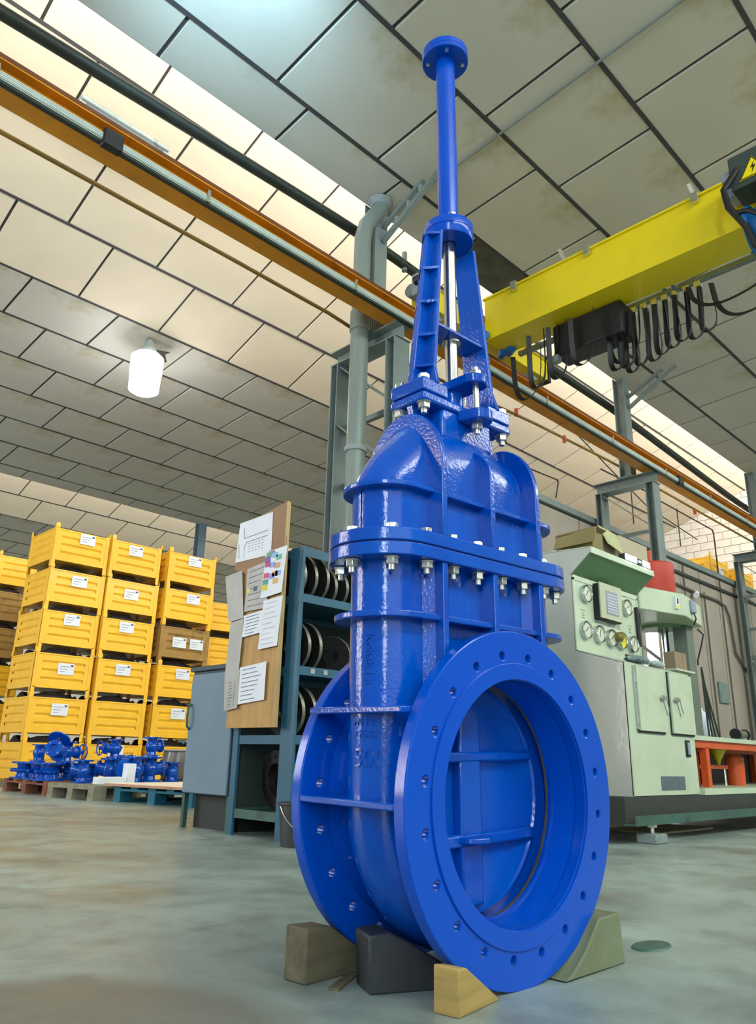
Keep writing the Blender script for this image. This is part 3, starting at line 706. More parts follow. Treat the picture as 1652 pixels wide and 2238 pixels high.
# front and back vertical ribs
RU = (-0.183, 0.0, 0.187)
for sgn in (-1, 1):
    for u in RU:
        zb = sqrt(max(0.0, 0.275**2-u*u))
        w0, w1 = (0.047, 0.10) if sgn < 0 else (0.25, 0.303)
        VB().box(u-0.009, u+0.009, w0, w1, zb, 0.510).build('rib', M_BLUEC, body, bevel=0.003)
        if abs(u) > 0.1:    # fillet web seen left of each rib
            VB().prism([(u-0.009, 0.175+sgn*RB), (u-0.03*1, 0.175+sgn*RB), (u-0.009, 0.175+sgn*(RB+0.02))], zb, 0.508, 'z').build('fillet', M_BLUEC, body)

# bonnet
def bonnet():
    nu, ns = 56, 26; vs = []; umax = CB+RB
    for i in range(nu+1):
        t = i/nu; u = -umax*cos(pi*t)
        au = abs(u)
        hw = RB if au <= CB else sqrt(max(0, RB*RB-(au-CB)**2))
        hw = max(hw, 0.002)
        if au <= 0.187: zt = 0.848+0.045*(1-(au/0.187)**2)
        else: zt = 0.695+0.180*(1-(au-0.187)/(umax-0.187))**0.72
        rad = min(0.105, max(0.01, zt-0.66)); hw2 = hw
        for j in range(ns+1):
            q = j/ns
            if q < 0.25: w, z = -hw2, 0.570+(zt-rad-0.570)*(q/0.25)
            elif q > 0.75: w, z = hw2, zt-rad-(zt-rad-0.570)*((q-0.75)/0.25)
            else:
                ph = pi*(q-0.25)/0.5; w, z = -hw2*cos(ph), zt-rad+rad*sin(ph)
            vs.append((u, 0.175+w, z))
    fs = [(i*(ns+1)+j, i*(ns+1)+j+1, (i+1)*(ns+1)+j+1, (i+1)*(ns+1)+j) for i in range(nu) for j in range(ns)]
    b = VB(); b.add(vs, fs); return b.build('bonnet', M_BLUEC, gv, 50)
bonnet_o = bonnet()
def arch(u, hw, zbase, zc, zt, th=0.017):
    pts = [(0.175-hw, zbase)]+[(0.175-hw*cos(t), zc+(zt-zc)*sin(t)) for t in [pi*i/28 for i in range(29)]]+[(0.175+hw, zbase)]
    return VB().prism(pts, u-th/2, u+th/2, 'x').build('arch_rib', M_BLUEC, bonnet_o, 30, 0.003)
arch(-0.183, 0.130, 0.570, 0.745, 0.905); arch(0.187, 0.130, 0.570, 0.745, 0.905); arch(0.0, 0.127, 0.570, 0.765, 0.850)
# vertical middle rib under the ring on the bonnet is part of the arches; stuffing box neck
VB().box(-0.10, 0.10, 0.122, 0.228, 0.855, 0.945).build('neck_block', M_BLUEC, bonnet_o, bevel=0.012)
VB().prism([(-0.10, 0.94), (-0.168, 0.94), (-0.150, 0.86), (-0.10, 0.84)], 0.166, 0.184, 'y').build('gusset', M_BLUEC, bonnet_o)
VB().prism([(0.10, 0.94), (0.168, 0.94), (0.150, 0.86), (0.10, 0.84)], 0.166, 0.184, 'y').build('gusset', M_BLUEC, bonnet_o)
VB().box(-0.177, 0.177, 0.115, 0.235, 0.938, 0.963).build('bonnet_top_flange', M_BLUEC, bonnet_o, bevel=0.006)
for sgn in (-1, 1):
    y0 = 0.175+sgn*0.055; y1 = 0.175+sgn*0.125
    b = VB().prism([(-0.045, min(y0, y1) if sgn > 0 else y0), (0.045, y0)]+[(0.034*cos(t), y1-sgn*0.03+sgn*0.03*sin(t)) for t in [pi*i/12 for i in range(13)]], 0.915, 0.945, 'z')
    b.build('gland_lug', M_BLUEC, bonnet_o, 35, 0.004)

# flange bolts and nuts
def bolt_at(u, w, zt, zb, r=0.0125, name='bolt'):
    VB().hexa((u, w, zt), (0, 0, 1), r*1.15, 0.013, random.random()).build(name, M_ZINC, gv, 20, 0.0015)
    b = VB().hexa((u, w, zb-0.017), (0, 0, 1), r*1.2, 0.017, random.random()); b.cyl((u, w, zb-0.03), (u, w, zb-0.016), r*0.6, 12)
    b.cyl((u, w, zb-0.002), (u, w, zb), r*1.45, 16); b.build('nut', M_ZINC, gv, 20, 0.0015)
us = [-0.225, -0.135, -0.045, 0.045, 0.135, 0.225]
pos = [(u, 0.175-0.107) for u in us]+[(u, 0.175+0.107) for u in us]
for sg in (-1, 1):
    for t in (-52, 0, 52): pos.append((sg*(CB+0.107*cos(radians(t))), 0.175+0.107*sin(radians(t))))
for u, w in pos: bolt_at(u, w, 0.5705, 0.5075)

# yoke
ZS, ZR = 1.0, 1.497
for sg in (-1, 1):
    leg = VB()
    uo, ui = 0.118, 0.064; vo, vi = 0.050, 0.036
    vs = []
    for z, u, v in ((ZS-0.002, uo, vo+0.012), (1.05, uo-0.006, vo-0.003), (ZR, ui, vi)):
        for uu in (u, u+0.012):
            for ww in (-v, v): vs.append((sg*uu, 0.175+ww, z))
    fs = []
    for k in (0, 1):
        o = 4*k; fs += [(o, o+1, o+5, o+4), (o+2, o+3, o+7, o+6), (o, o+2, o+6, o+4), (o+1, o+3, o+7, o+5)]
    fs += [(0, 1, 3, 2), (8, 9, 11, 10)]
    leg.add(vs, fs)
    lo = leg.build('yoke_leg', M_BLUEC, gv, 30, 0.002)
    w = VB(); vs = []
    for z, u, v in ((ZS-0.002, uo, uo+0.052), (1.05, uo-0.005, uo+0.040), (ZR, ui, ui+0.032)):
        for uu in (u+0.006, v):
            for ww in (-0.007, 0.007): vs.append((sg*uu, 0.175+ww, z))
    w.add(vs, fs); w.build('web', M_BLUEC, lo, 30, 0.002)
    for z in (1.055, 1.15, 1.255, 1.365, 1.485):
        q = (z-ZS)/(ZR-ZS); u = uo+(ui-uo)*q; v = vo+(vi-vo)*q
        for sw in (-1, 1):
            VB().prism([(sg*(u+0.008), 0.175+sw*0.006), (sg*(u+0.008), 0.175+sw*v*0.97), (sg*(u+0.012), 0.175+sw*v*0.97), (sg*(u+0.040), 0.175+sw*0.006)], z-0.004, z+0.004, 'z').build('gusset', M_BLUEC, lo)
    VB().box(sg*0.082, sg*0.177, 0.117, 0.233, 0.966, 1.002).build('yoke_foot', M_BLUEC, lo, 35, 0.004)
    for w_ in (0.133, 0.217):
        bolt_at(sg*0.158, w_, 1.002, 0.9375, 0.0135)
VB().box(-0.100, 0.100, 0.139, 0.211, 1.187, 1.197).build('cross_plate', M_BLUEC, gv, 30, 0.002)
VB().cyl((0, 0.175, 1.178), (0, 0.175, 1.204), 0.027, 24).build('guide_bush', M_STEEL, gv)
b = VB(); b.lathe([(0.020, 1.500), (0.069, 1.500), (0.071, 1.503), (0.071, 1.527), (0.069, 1.5285), (0.071, 1.530), (0.071, 1.552), (0.069, 1.555), (0.020, 1.555)], 40, Matrix.Translation((0, 0.175, 0)), closed=True)
b.build('yoke_ring', M_BLUES, gv, 40)
for a in (232, 142, 52, -38):
    VB().hexa((0.052*cos(radians(a)), 0.175+0.052*sin(radians(a)), 1.555), (0, 0, 1), 0.012, 0.012).build('bolt', M_ZINC, gv, 20, 0.001)
VB().cyl((0, 0.175, 0.93), (0, 0.175, 1.51), 0.0175, 24).build('stem', M_STEEL, gv)
# gland follower with its studs
M = OFF @ Matrix.Translation((0, 0.175, 1.022)) @ Matrix.Rotation(pi/2, 4, 'Z')
plate('gland_follower', stadium(0.075, 0.033, 12), [circ(0.0185, 16)], 0.026, M_BLUEC, gv, 0.004, M)
VB().cyl((0, 0.175, 0.96), (0, 0.175, 1.024), 0.030, 24).build('gland_sleeve', M_BLUEC, gv)
for sgn in (-1, 1):
    w_ = 0.175+sgn*0.082
    VB().cyl((0, w_, 0.885), (0, w_, 1.075), 0.0085, 12).build('gland_stud', M_ZINC, gv)
    VB().hexa((0, w_, 1.049), (0, 0, 1), 0.0165, 0.016).build('nut', M_ZINC, gv, 20, 0.001)
    VB().hexa((0, w_, 0.897), (0, 0, 1), 0.0165, 0.018).build('nut', M_ZINC, gv, 20, 0.001)
# stem tube and top flange
VB().cyl((0, 0.175, 1.555), (0, 0.175, 2.165), 0.0295, 32).build('stem_tube', M_BLUES, gv)
b = VB(); b.lathe([(0.028, 2.163), (0.070, 2.163), (0.072, 2.165), (0.072, 2.178), (0.0705, 2.179), (0.072, 2.180), (0.072, 2.197), (0.069, 2.200), (0.0, 2.200)], 40, Matrix.Translation((0, 0.175, 0)))
b.build('top_flange', M_BLUES, gv, 40)
for k in range(4):
    a = radians(45+90*k+2); u, w_ = 0.054*cos(a), 0.175+0.054*sin(a)
    VB().hexa((u, w_, 2.157), (0, 0, 1), 0.0062, 0.007).build('nut', M_ZINC, gv, 20)
VB().tube([(0.0, 0.175, 2.199), (-0.006, 0.175, 2.211), (-0.022, 0.178, 2.217), (-0.03, 0.18, 2.211)], 0.004, 6).build('lifting_hook', M_STEEL, gv)
# cast lettering wrapped on the rounded left end
def wrap_text(s, size, zc, ang0, rot=0, ext=0.0025, name='cast_lettering'):
    me = text_mesh(s, size, ext)
    me.transform(Matrix.Rotation(rot, 4, 'Z'))
    r0 = RB+0.0005
    for v in me.vertices:
        x, y, z = v.co; t = ang0+x/r0
        # angle 0 looks to -u, positive turns to the front (-w)
        rr = r0+z
        p = OFF @ Vector((-CB-rr*cos(t), 0.175-rr*sin(t), zc+y)); v.co = p
    me.materials.clear(); me.materials.append(M_BLUEC)
    o = bpy.data.objects.new(name, me); COL.objects.link(o); o.parent = body; return o
wrap_text('500', 0.052, 0.085, radians(20))
wrap_text('GGG50', 0.022, 0.134, radians(20), ext=0.002)
wrap_text('PN 10', 0.020, 0.158, radians(10), ext=0.002)
wrap_text('Kobab i n', 0.028, 0.290, radians(20), -pi/2, ext=0.0025)

# ================================================================== WOODEN BLOCKS UNDER THE VALVE
def wedge(name, loc, rz, pts, y0, y1, m, label, cat='block'):
    o = MB().prism(pts, y0, y1, 'y').build(name, m, None, 30, 0.004)
    o.location = loc; o.rotation_euler = (0, 0, rz); tag(o, label, cat, 'wooden blocks under the blue valve'); return o
# front pair sits against the front flange (flange centre x 1.48)
wedge('wooden_chock', (1.222, 0.998, 0), radians(8), [(0, 0), (0.148, 0), (0.148, 0.006), (0.030, 0.076), (0.0, 0.080)], 0.0, 0.055, M_WOOD, 'pale sawn wooden chock nearest the camera, under the front flange')
wedge('wooden_chock', (1.575, 0.995, 0), radians(1), [(0.0, 0.003), (0.262, 0.0), (0.250, 0.108), (0.155, 0.106), (0.09, 0.050), (0.03, 0.014)], 0.0, 0.09, M_WOODG, 'greenish wooden wedge under the right side of the front flange')
wedge('wooden_chock', (1.145, 1.336, 0), radians(3), [(0, 0), (0.26, 0), (0.19, 0.03), (0.10, 0.083), (0.07, 0.100), (0.0, 0.103)], 0.0, 0.065, M_WOODD, 'grimy brown wooden block under the rear flange, furthest left')
wedge('wooden_chock', (1.200, 1.204, 0), radians(-26), [(0, 0), (0.22, 0), (0.19, 0.03), (0.09, 0.085), (0.04, 0.108), (-0.004, 0.104)], 0.0, 0.09, M_WOODK, 'oily black wooden block between the two flanges')
o = MB().box(0, 0.12, -0.012, 0.01, 0.0, 0.006).build('dark_strip', M_WOODD); o.location = (1.165, 1.272, 0.0); o.rotation_euler = (0, 0, 0.5); tag(o, 'thin flat dark strip lying beside the left grimy block', 'wood scrap')  # thin dark strip flat on the floor beside the block

# ================================================================== PRESS / TEST MACHINE
ma = empty('test_press', (4.58, 2.36, 0), 0, 'mint green hydraulic test machine with gauge console, press frame and red cylinder', 'machine')
def mp(x, y, z): return (x-4.58, y-2.36, z)
def mbx(b, x0, x1, y0, y1, z0, z1):
    a = mp(x0, y0, z0); c = mp(x1, y1, z1); return b.box(a[0], c[0], a[1], c[1], a[2], c[2])
XC0, XC1 = 4.60, 5.54
# base frame of channel
b = MB(); mbx(b, 4.40, 9.0, 2.33, 2.345, 0.118, 0.255); b.build('base_channel', M_CHAND, ma)
b = MB(); mbx(b, 4.40, 9.0, 2.27, 2.345, 0.105, 0.115); mbx(b, 4.40, 9.0, 2.262, 2.272, 0.105, 0.160); b.build('channel_lip', M_CHAN, ma)
b = MB(); mbx(b, 4.40, 4.42, 2.345, 3.40, 0.105, 0.255); b.build('base_channel', M_CHAND, ma)
b = MB(); mbx(b, 4.42, 9.0, 2.345, 3.40, 0.24, 0.258); b.build('base_deck', M_CHAND, ma)
b = MB(); mbx(b, 5.54, 9.0, 2.325, 3.3, 0.258, 0.300); b.build('deck_edge', M_MACH, ma)
for x, y in ((4.66, 2.30), (8.2, 2.30), (4.6, 3.3), (8.2, 3.3)):
    MB().cyl(mp(x, y, 0.055), mp(x, y, 0.106), 0.012, 12).build('levelling_screw', M_ZINC, ma)
    MB().cyl(mp(x, y, 0.088), mp(x, y, 0.104), 0.03, 6).build('nut', M_ZINC, ma)
    b = MB(); mbx(b, x-0.075, x+0.075, y-0.06, y+0.07, 0.0, 0.055); b.build('foot_block', M_GREY, ma, bevel=0.008)
o = MB(); o.add([mp(5.2, 2.4, 0.104), mp(6.3, 2.4, 0.104), mp(6.2, 2.9, 0.05), mp(5.0, 2.9, 0.07)], [(0, 1, 2, 3)]); 
# console body by side profile (y, z)
prof = [(2.37, 0.258), (2.37, 1.070), (2.715, 1.175), (2.715, 1.70), (2.555, 1.835), (2.555, 1.872), (3.02, 1.895), (3.02, 0.258)]
b = MB()
b.prism([(y-2.36, z) for y, z in prof], XC0-4.58, XC0+0.014-4.58, 'x'); b.build('side_panel', M_MACHG, ma)
b = MB(); b.prism([(y-2.36, z) for y, z in prof], XC1-0.014-4.58, XC1-4.58, 'x'); b.build('side_panel', M_MACHG, ma)
b = MB(); mbx(b, XC0, XC1, 2.362, 2.376, 0.262, 1.072); b.build('front_panel', M_MACH, ma)
b = MB(); b.bar(mp((XC0+XC1)/2, 2.37, 1.071), mp((XC0+XC1)/2, 2.715, 1.176), XC1-XC0, 0.008); b.build('desk_top', M_MACHG, ma)
b = MB(); mbx(b, XC0+0.01, XC1-0.01, 2.705, 2.718, 1.175, 1.70); b.build('gauge_panel', M_MACH, ma)
b = MB(); mbx(b, XC0, XC1, 2.700, 2.710, 1.665, 1.70); mbx(b, XC0, XC0+0.015, 2.700, 2.710, 1.18, 1.68); mbx(b, XC1-0.015, XC1, 2.700, 2.710, 1.18, 1.68); b.build('panel_frame', M_MACH, ma)
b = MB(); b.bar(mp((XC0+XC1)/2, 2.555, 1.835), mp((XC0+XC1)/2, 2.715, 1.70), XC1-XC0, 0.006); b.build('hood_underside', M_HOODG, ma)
b = MB(); mbx(b, XC0, XC1, 2.545, 2.556, 1.832, 1.874); b.build('hood_lip', M_MACH, ma)
b = MB(); b.bar(mp((XC0+XC1)/2, 2.55, 1.874), mp((XC0+XC1)/2, 3.02, 1.896), XC1-XC0, 0.008); b.build('hood_top', M_MACH, ma)
b = MB(); mbx(b, XC0, XC1, 3.005, 3.02, 0.26, 1.89); b.build('rear_panel', M_MACHG, ma)
# doors
for x0, x1, hx_ in ((4.705, 5.075, 5.03), (5.180, 5.530, 5.235)):
    b = MB(); mbx(b, x0, x1, 2.338, 2.360, 0.652, 1.058); d = b.build('cabinet_door', M_MACH, ma, bevel=0.003)
    b = MB(); mbx(b, x0-0.006, x1, 2.352, 2.3615, 0.640, 1.062); b.build('door_seal', M_CHAND, d)
    MB().cyl(mp(hx_, 2.338, 0.875), mp(hx_, 2.318, 0.875), 0.018, 16).build('lock', M_CHROME, d)
    b = MB(); mbx(b, hx_-0.03, hx_+0.035, 2.316, 2.326, 0.868, 0.886); b.tube([mp(hx_-.025, 2.32, 0.872), mp(hx_+.005, 2.31, 0.76)], 0.003, 6); b.tube([mp(hx_+.03, 2.32, 0.872), mp(hx_+.05, 2.31, 0.78)], 0.003, 6)
    b.build('handle', M_CHROME, d)
for z in (0.72, 0.98):
    MB().cyl(mp(4.693, 2.352, z-0.03), mp(4.693, 2.352, z+0.03), 0.009, 10).build('hinge', M_MACHG, ma)
b = MB(); mbx(b, 4.685, 4.70, 2.35, 2.362, 0.66, 1.06); b.build('hinge_strip', M_MACHG, ma)
b = MB(); mbx(b, 4.965, 5.315, 2.358, 2.363, 0.292, 0.378); b.build('maker_plate', mat('maker_plate', '5c6f78', 0.4, 0.3, 0.15, 20), ma)
b = MB(); mbx(b, 5.375, 5.435, 2.350, 2.363, 0.505, 0.615); lk = b.build('switch_plate', M_BLACK, ma, bevel=0.004)
b = MB(); mbx(b, 5.387, 5.425, 2.345, 2.351, 0.52, 0.600); b.build('switch_rocker', M_GREYPL, lk)
# gauges
def gauge(x, z, r, dial, ang):
    g = MB().lathe([(r*0.82, 0.0), (r, 0.0), (r*1.0, 0.030), (r*0.93, 0.036), (r*0.86, 0.030), (r*0.86, 0.022)], 32, Matrix.Translation(mp(x, 2.705, z)) @ Matrix.Rotation(pi/2, 4, 'X'), closed=True).build('gauge', M_CHROME, ma, 35)
    MB().lathe([(r*0.86, 0.0), (r*0.86, 0.022), (0.0, 0.022)], 32, Matrix.Translation(mp(x, 2.705, z)) @ Matrix.Rotation(pi/2, 4, 'X')).build('dial', dial, g)
    a = radians(ang); p = mp(x, 2.681, z)
    MB().bar((p[0]-0.3*r*cos(a), p[1], p[2]-0.3*r*sin(a)), (p[0]+0.55*r*cos(a), p[1], p[2]+0.55*r*sin(a)), 0.004, 0.002, (0, 1, 0)).build('needle', M_BLACK, g)
    return g
r = 0.062
gx = [4.70, 4.87, 5.035, 5.19, 5.40]
def PX(px): return px
gs = [(4.745, 1.585, M_DIAL, 50), (5.335, 1.575, M_DIAL, 30), (4.715, 1.325, M_DIAL, 40), (4.895, 1.318, M_DIAL, 80), (5.065, 1.312, M_DIAL, 40), (5.215, 1.312, M_DIALY, 50), (5.39, 1.305, M_DIAL, 60)]
for x, z, d, a in gs:
    g = gauge(x, z, r, d, a)
    if d is M_DIALY: g['label'] = 'gauge with a yellow dial'
    b = MB()
    for k in range(3): mbx(b, x-0.022+0.003*k, x+0.022-0.003*k, 2.7035, 2.705, z+0.086+0.016*k, z+0.090+0.016*k)
    b.build('printed_caption', M_INK, ma)
    b = MB(); mbx(b, x-0.035, x+0.035, 2.7035, 2.705, z+0.138, z+0.142); b.build('red_caption', mat('red_ink', 'a86a5c', .8), ma)
b = MB().lathe([(0.0, 0.05), (0.02, 0.05), (0.035, 0.03), (0.035, 0.0)], 16, Matrix.Translation(mp(5.13, 2.68, 1.325)) @ Matrix.Rotation(pi/2, 4, 'X')); b.build('selector_knob', mat('worn_brass', '7d7436', 0.5, 0.3, 0.3, 20), ma)
# display box
b = MB(); mbx(b, 4.865, 5.175, 2.660, 2.706, 1.425, 1.700-0.02); scn = b.build('display_box', M_BLACK, ma)
b = MB(); mbx(b, 4.872, 5.185, 2.650, 2.661, 1.432, 1.690); b.build('display_frame', mat('beige_frame', 'b5b79c', 0.5, 0, 0.05, 4), scn)
b = MB(); mbx(b, 4.955, 5.12, 2.646, 2.651, 1.470, 1.640); b.build('printed_table', M_GREYPL, scn)
b = MB()
for k in range(7): mbx(b, 4.965, 5.11, 2.6445, 2.6465, 1.485+0.021*k, 1.490+0.021*k)
b.build('printed_lines', M_PAPER, scn)
b = MB(); mbx(b, 5.28, 5.44, 2.700, 2.705, 1.205, 1.222); b.build('dark_slot', mat('dark_red', '3a1512', .6), ma)
b = MB(); b.cyl(mp(5.50, 2.69, 1.30), mp(5.49, 2.69, 1.60), 0.016, 12); b.build('black_post', M_BLACK, ma)
# LED work light on the hood
wl_ = empty('work_light', (5.28, 2.56, 1.875), 0, 'bright white work light clipped on the edge of the machine hood', 'lamp')
MB().box(-0.21, 0.19, -0.02, 0.03, 0.0, 0.05).build('light_bar', M_CHAND, wl_, bevel=0.006)
for x0, x1 in ((-0.20, -0.03), (0.07, 0.18)):
    MB().box(x0, x1, -0.026, -0.019, 0.004, 0.046).build('led_face', M_LED, wl_)
MB().box(0.0, 0.04, -0.025, -0.019, 0.015, 0.035).build('switch', M_PAPER, wl_)

# press frame on the same base
YP0, YP1 = 2.70, 3.20
b = MB(); b.prism([(p[0]-4.58, p[1]-2.36) for p in ((5.56, 2.69), (5.60, 2.675), (6.07, 2.552), (6.63, 2.656), (6.66, YP1), (5.56, YP1))], 1.60, 1.785, 'z'); b.build('head_beam', M_MACH, ma, bevel=0.008)
MB().lathe([(0.0, 1.575), (0.16, 1.575), (0.19, 1.60)], 32, Matrix.Translation(mp(6.42, 2.93, 0))).build('cylinder_seat', M_HOODG, ma)
b = MB().lathe([(0.0, 1.785), (0.175, 1.785), (0.178, 1.79), (0.178, 2.14), (0.165, 2.155), (0.0, 2.155)], 40, Matrix.Translation(mp(6.40, 2.95, 0))); rc = b.build('cylinder', M_RED, ma); rc['label'] = 'red hydraulic cylinder'
MB().cyl(mp(6.33, 2.95, 2.15), mp(6.33, 2.95, 2.27), 0.035, 16).build('cylinder_pipe', M_RED, ma)
MB().cyl(mp(6.50, 2.95, 1.58), mp(6.50, 2.95, 0.92), 0.045, 24).build('ram', M_CHROME, ma)
for x0, x1, y0 in ((5.66, 5.78, 2.80), (6.44, 6.58, 2.72)):
    b = MB(); mbx(b, x0, x1, y0, y0+0.12, 0.30 if x0 < 6 else 0.66, 1.60); b.build('press_column', mat('column_grey_green', '5f6a5c', .5, 0, .12, 4), ma, bevel=0.004)
b = MB(); mbx(b, 5.94, 6.00, 2.568, 2.590, 1.645, 1.745); b.build('warning_label', M_PAPER, ma)
b = MB(); mbx(b, 5.95, 5.99, 2.565, 2.568, 1.65, 1.68); b.build('yellow_mark', M_YSIGN, ma)
b = MB(); b.prism([(5.975-4.58, 1.70), (5.96-4.58, 1.735), (5.985-4.58, 1.73)], 2.564-2.36, 2.568-2.36, 'y'); mbx(b, 5.96, 5.98, 2.564, 2.568, 1.69, 1.715); b.build('black_mark', M_BLACK, ma)
b = MB(); mbx(b, 6.22, 6.30, 2.555, 2.60, 1.655, 1.760); b.build('junction_box', M_GREYPL, ma, bevel=0.01)
MB().tube([mp(6.27, 2.57, 1.66), mp(6.28, 2.56, 1.61), mp(6.32, 2.60, 1.57)], 0.006, 6).build('cable', M_BLACK, ma)
# orange work bench on the deck
b = MB(); mbx(b, 5.55, 9.0, 2.42, 3.2, 0.628, 0.66); b.build('bench_top', M_MACH, ma)
b = MB(); mbx(b, 5.60, 9.0, 2.44, 2.48, 0.575, 0.628); mbx(b, 5.60, 9.0, 3.1, 3.14, 0.575, 0.628); b.build('bench_rail', M_ORANGE, ma)
for x in (5.90, 7.35, 8.7):
    for y in (2.44, 3.10):
        b = MB(); mbx(b, x, x+0.06, y, y+0.05, 0.30, 0.58); b.build('bench_leg', M_ORANGE, ma)
b = MB(); mbx(b, 5.56, 5.90, 2.50, 2.52, 0.30, 0.60); b.build('side_sheet', mat('dark_red_sheet', '7c2f1c', .6, 0, .1, 4), ma)
b = MB(); mbx(b, 5.60, 8.9, 3.15, 3.17, 0.30, 0.62); b.build('back_sheet', M_BLACK, ma)
b = MB(); mbx(b, 6.05, 6.75, 2.62, 2.95, 0.43, 0.46); b.build('shelf_board', M_ORANGE, ma)
for x in (6.1, 6.72): 
    MB().cyl(mp(x, 2.64, 0.30), mp(x, 2.64, 0.43), 0.010, 8).build('shelf_leg', M_ZINC, ma)

# loose things on and around the machine
def crumple(name, loc, sx, sy, sz, m, label, cat, seed=1):
    rnd = random.Random(seed); b = MB(); n, k = 16, 9; vs = []
    for j in range(k+1):
        ph = pi*j/k
        for i in range(n):
            t = 2*pi*i/n; r = 1+rnd.uniform(-.18, .18)
            vs.append((sx*sin(ph)*cos(t)*r, sy*sin(ph)*sin(t)*r, sz*(0.5-0.5*cos(ph))*(1+rnd.uniform(-.1, .1)) if j else 0))
    b.add(vs, [(j*n+i, j*n+(i+1) % n, (j+1)*n+(i+1) % n, (j+1)*n+i) for j in range(k) for i in range(n)])
    o = b.build(name, m, None, 60); o.location = loc; return tag(o, label, cat)
# cartons on top of the hood
def flapbox(name, loc, sx, sy, sz, m, label):
    e = empty(name, loc, 0, label, 'box')
    MB().box(0, sx, 0, sy, 0, sz).build('carton_body', m, e, 0)
    return e
cb1 = flapbox('open_carton', (4.76, 2.62, 1.8965), 0.15, 0.30, 0.15, M_CARD, 'grey brown carton with drooping flap at the left end of the machine hood')
MB().add([(-0.02, -0.04, 0.165), (0.0, -0.04, 0.165), (0.0, 0.28, 0.13), (-0.02, 0.28, 0.13), (-0.06, -0.05, 0.045), (-0.052, -0.05, 0.045), (-0.052, 0.285, 0.04), (-0.06, 0.285, 0.04)], [(0, 1, 2, 3), (4, 5, 6, 7), (0, 1, 5, 4), (1, 2, 6, 5), (2, 3, 7, 6), (3, 0, 4, 7)]).build('flap', M_CARD, cb1, 0)
MB().add([(-0.01, 0.0, 0.150), (0.15, 0.0, 0.150), (0.15, 0.30, 0.150), (-0.01, 0.30, 0.150), (-0.01, -0.04, 0.168), (0.14, -0.04, 0.165), (0.14, 0.28, 0.160), (-0.01, 0.28, 0.160)], [(0, 1, 2, 3), (4, 5, 6, 7), (0, 1, 5, 4), (1, 2, 6, 5), (2, 3, 7, 6), (3, 0, 4, 7)]).build('top_flap', M_CARD, cb1, 0)
cb2 = flapbox('open_carton', (4.96, 2.67, 1.8965), 0.27, 0.26, 0.20, M_CARDG, 'carton with a pale leaning front flap in the middle of the machine hood')
MB().add([(-0.03, -0.01, 0.235), (0.26, -0.01, 0.215), (0.26, -0.004, 0.215), (-0.03, -0.004, 0.235), (0.02, -0.055, 0.095), (0.24, -0.055, 0.06), (0.24, -0.049, 0.06), (0.02, -0.049, 0.095)], [(0, 1, 2, 3), (4, 5, 6, 7), (0, 1, 5, 4), (1, 2, 6, 5), (2, 3, 7, 6), (3, 0, 4, 7)]).build('flap', M_CARDL, cb2, 0)
b = MB().box(0, 0.46, 0, 0.24, 0.0, 0.225); o = b.build('closed_carton', mat('beige_carton', 'b3a78e', .8, 0, .06, 4), None, 30, 0.003); o.location = (5.24, 2.66, 1.8965); tag(o, 'plain beige carton on the right half of the machine hood', 'box')
b = MB().box(-0.10, 0.10, -0.045, 0.04, 0.0, 0.125).box(0.03, 0.08, -0.048, -0.045, 0, 0.125); o = b.build('small_carton', M_CARDG, None, 30, 0.003); o.location = (5.66, 2.50, 1.13)
# stand the small carton on the console's side bracket
b = MB(); mbx(b, 5.54, 5.86, 2.44, 2.54, 1.115, 1.128); b.build('side_tray', M_MACH, ma)
tag(o, 'small brown carton with a pale tape edge beside the gauge console', 'box')
crumple('rag', (5.15, 2.55, 1.128), 0.13, 0.06, 0.055, mat('grey_rag', '6f7f80', .8, 0, .5, 20), 'crumpled grey rag on the console desk under the gauges', 'rag', 3)
crumple('rag', (5.40, 2.53, 1.122), 0.09, 0.05, 0.05, mat('pale_rag', 'a9bcb4', .8, 0, .3, 20), 'pale rag on the right end of the console desk', 'rag', 8)
crumple('paper_wad', (4.30, 2.93, 0), 0.08, 0.05, 0.05, M_PAPER, 'white scrap lying under the machine base', 'scrap', 5)
o = MB().box(-0.45, 0.45, -0.2, 0.2, 0, 0.012).build('flat_sheet', M_CARDL); o.location = (5.7, 2.75, 0.0); tag(o, 'pale cardboard sheet on the floor under the machine', 'sheet')
# blow gun hose hanging, cloth straps, bench machines
o = MB().tube([(6.72, 2.74, 1.60), (6.74, 2.70, 1.55), (6.72, 2.72, 1.45), (6.66, 2.74, 1.32), (6.66, 2.74, 1.28)], 0.007, 6).build('air_hose', M_BLACK); tag(o, 'thin black hose hanging from the press head beam', 'hose')
sb = MB()
for dx in (-0.03, 0.0, 0.03, 0.07):
    sb.tube([(6.72, 2.74, 1.27), (6.73+dx*0.3, 2.74, 1.12), (6.76+dx*1.2, 2.74, 0.9), (6.80+dx*2.2, 2.74, 0.664)], 0.004, 6, 0.009)
o = sb.build('strap_bundle', mat('dark_green_strap', '222c22', .8, 0, .2, 10)); tag(o, 'dark green lifting straps hanging right of the press column', 'strap')
o = empty('vice', (5.95, 2.62, 0.66), 0, 'blue grey bench vice on the bench left of the press column', 'vice')
MB().box(-0.10, 0.10, -0.05, 0.05, 0, 0.03).box(-0.07, 0.09, -0.045, 0.045, 0.03, 0.10).build('vice_body', M_CHAN, o, bevel=0.012)
MB().box(-0.09, -0.06, -0.06, 0.06, 0.08, 0.15).box(0.02, 0.05, -0.06, 0.06, 0.08, 0.15).build('jaw', M_GREYL, o, bevel=0.008)
MB().cyl((-0.17, 0, 0.06), (-0.07, 0, 0.06), 0.012, 10).build('screw', M_ZINC, o)
crumple('white_bag', (6.98, 2.90, 0.66), 0.11, 0.08, 0.27, M_SHEET, 'white plastic bag standing on the green bench top', 'bag', 11)
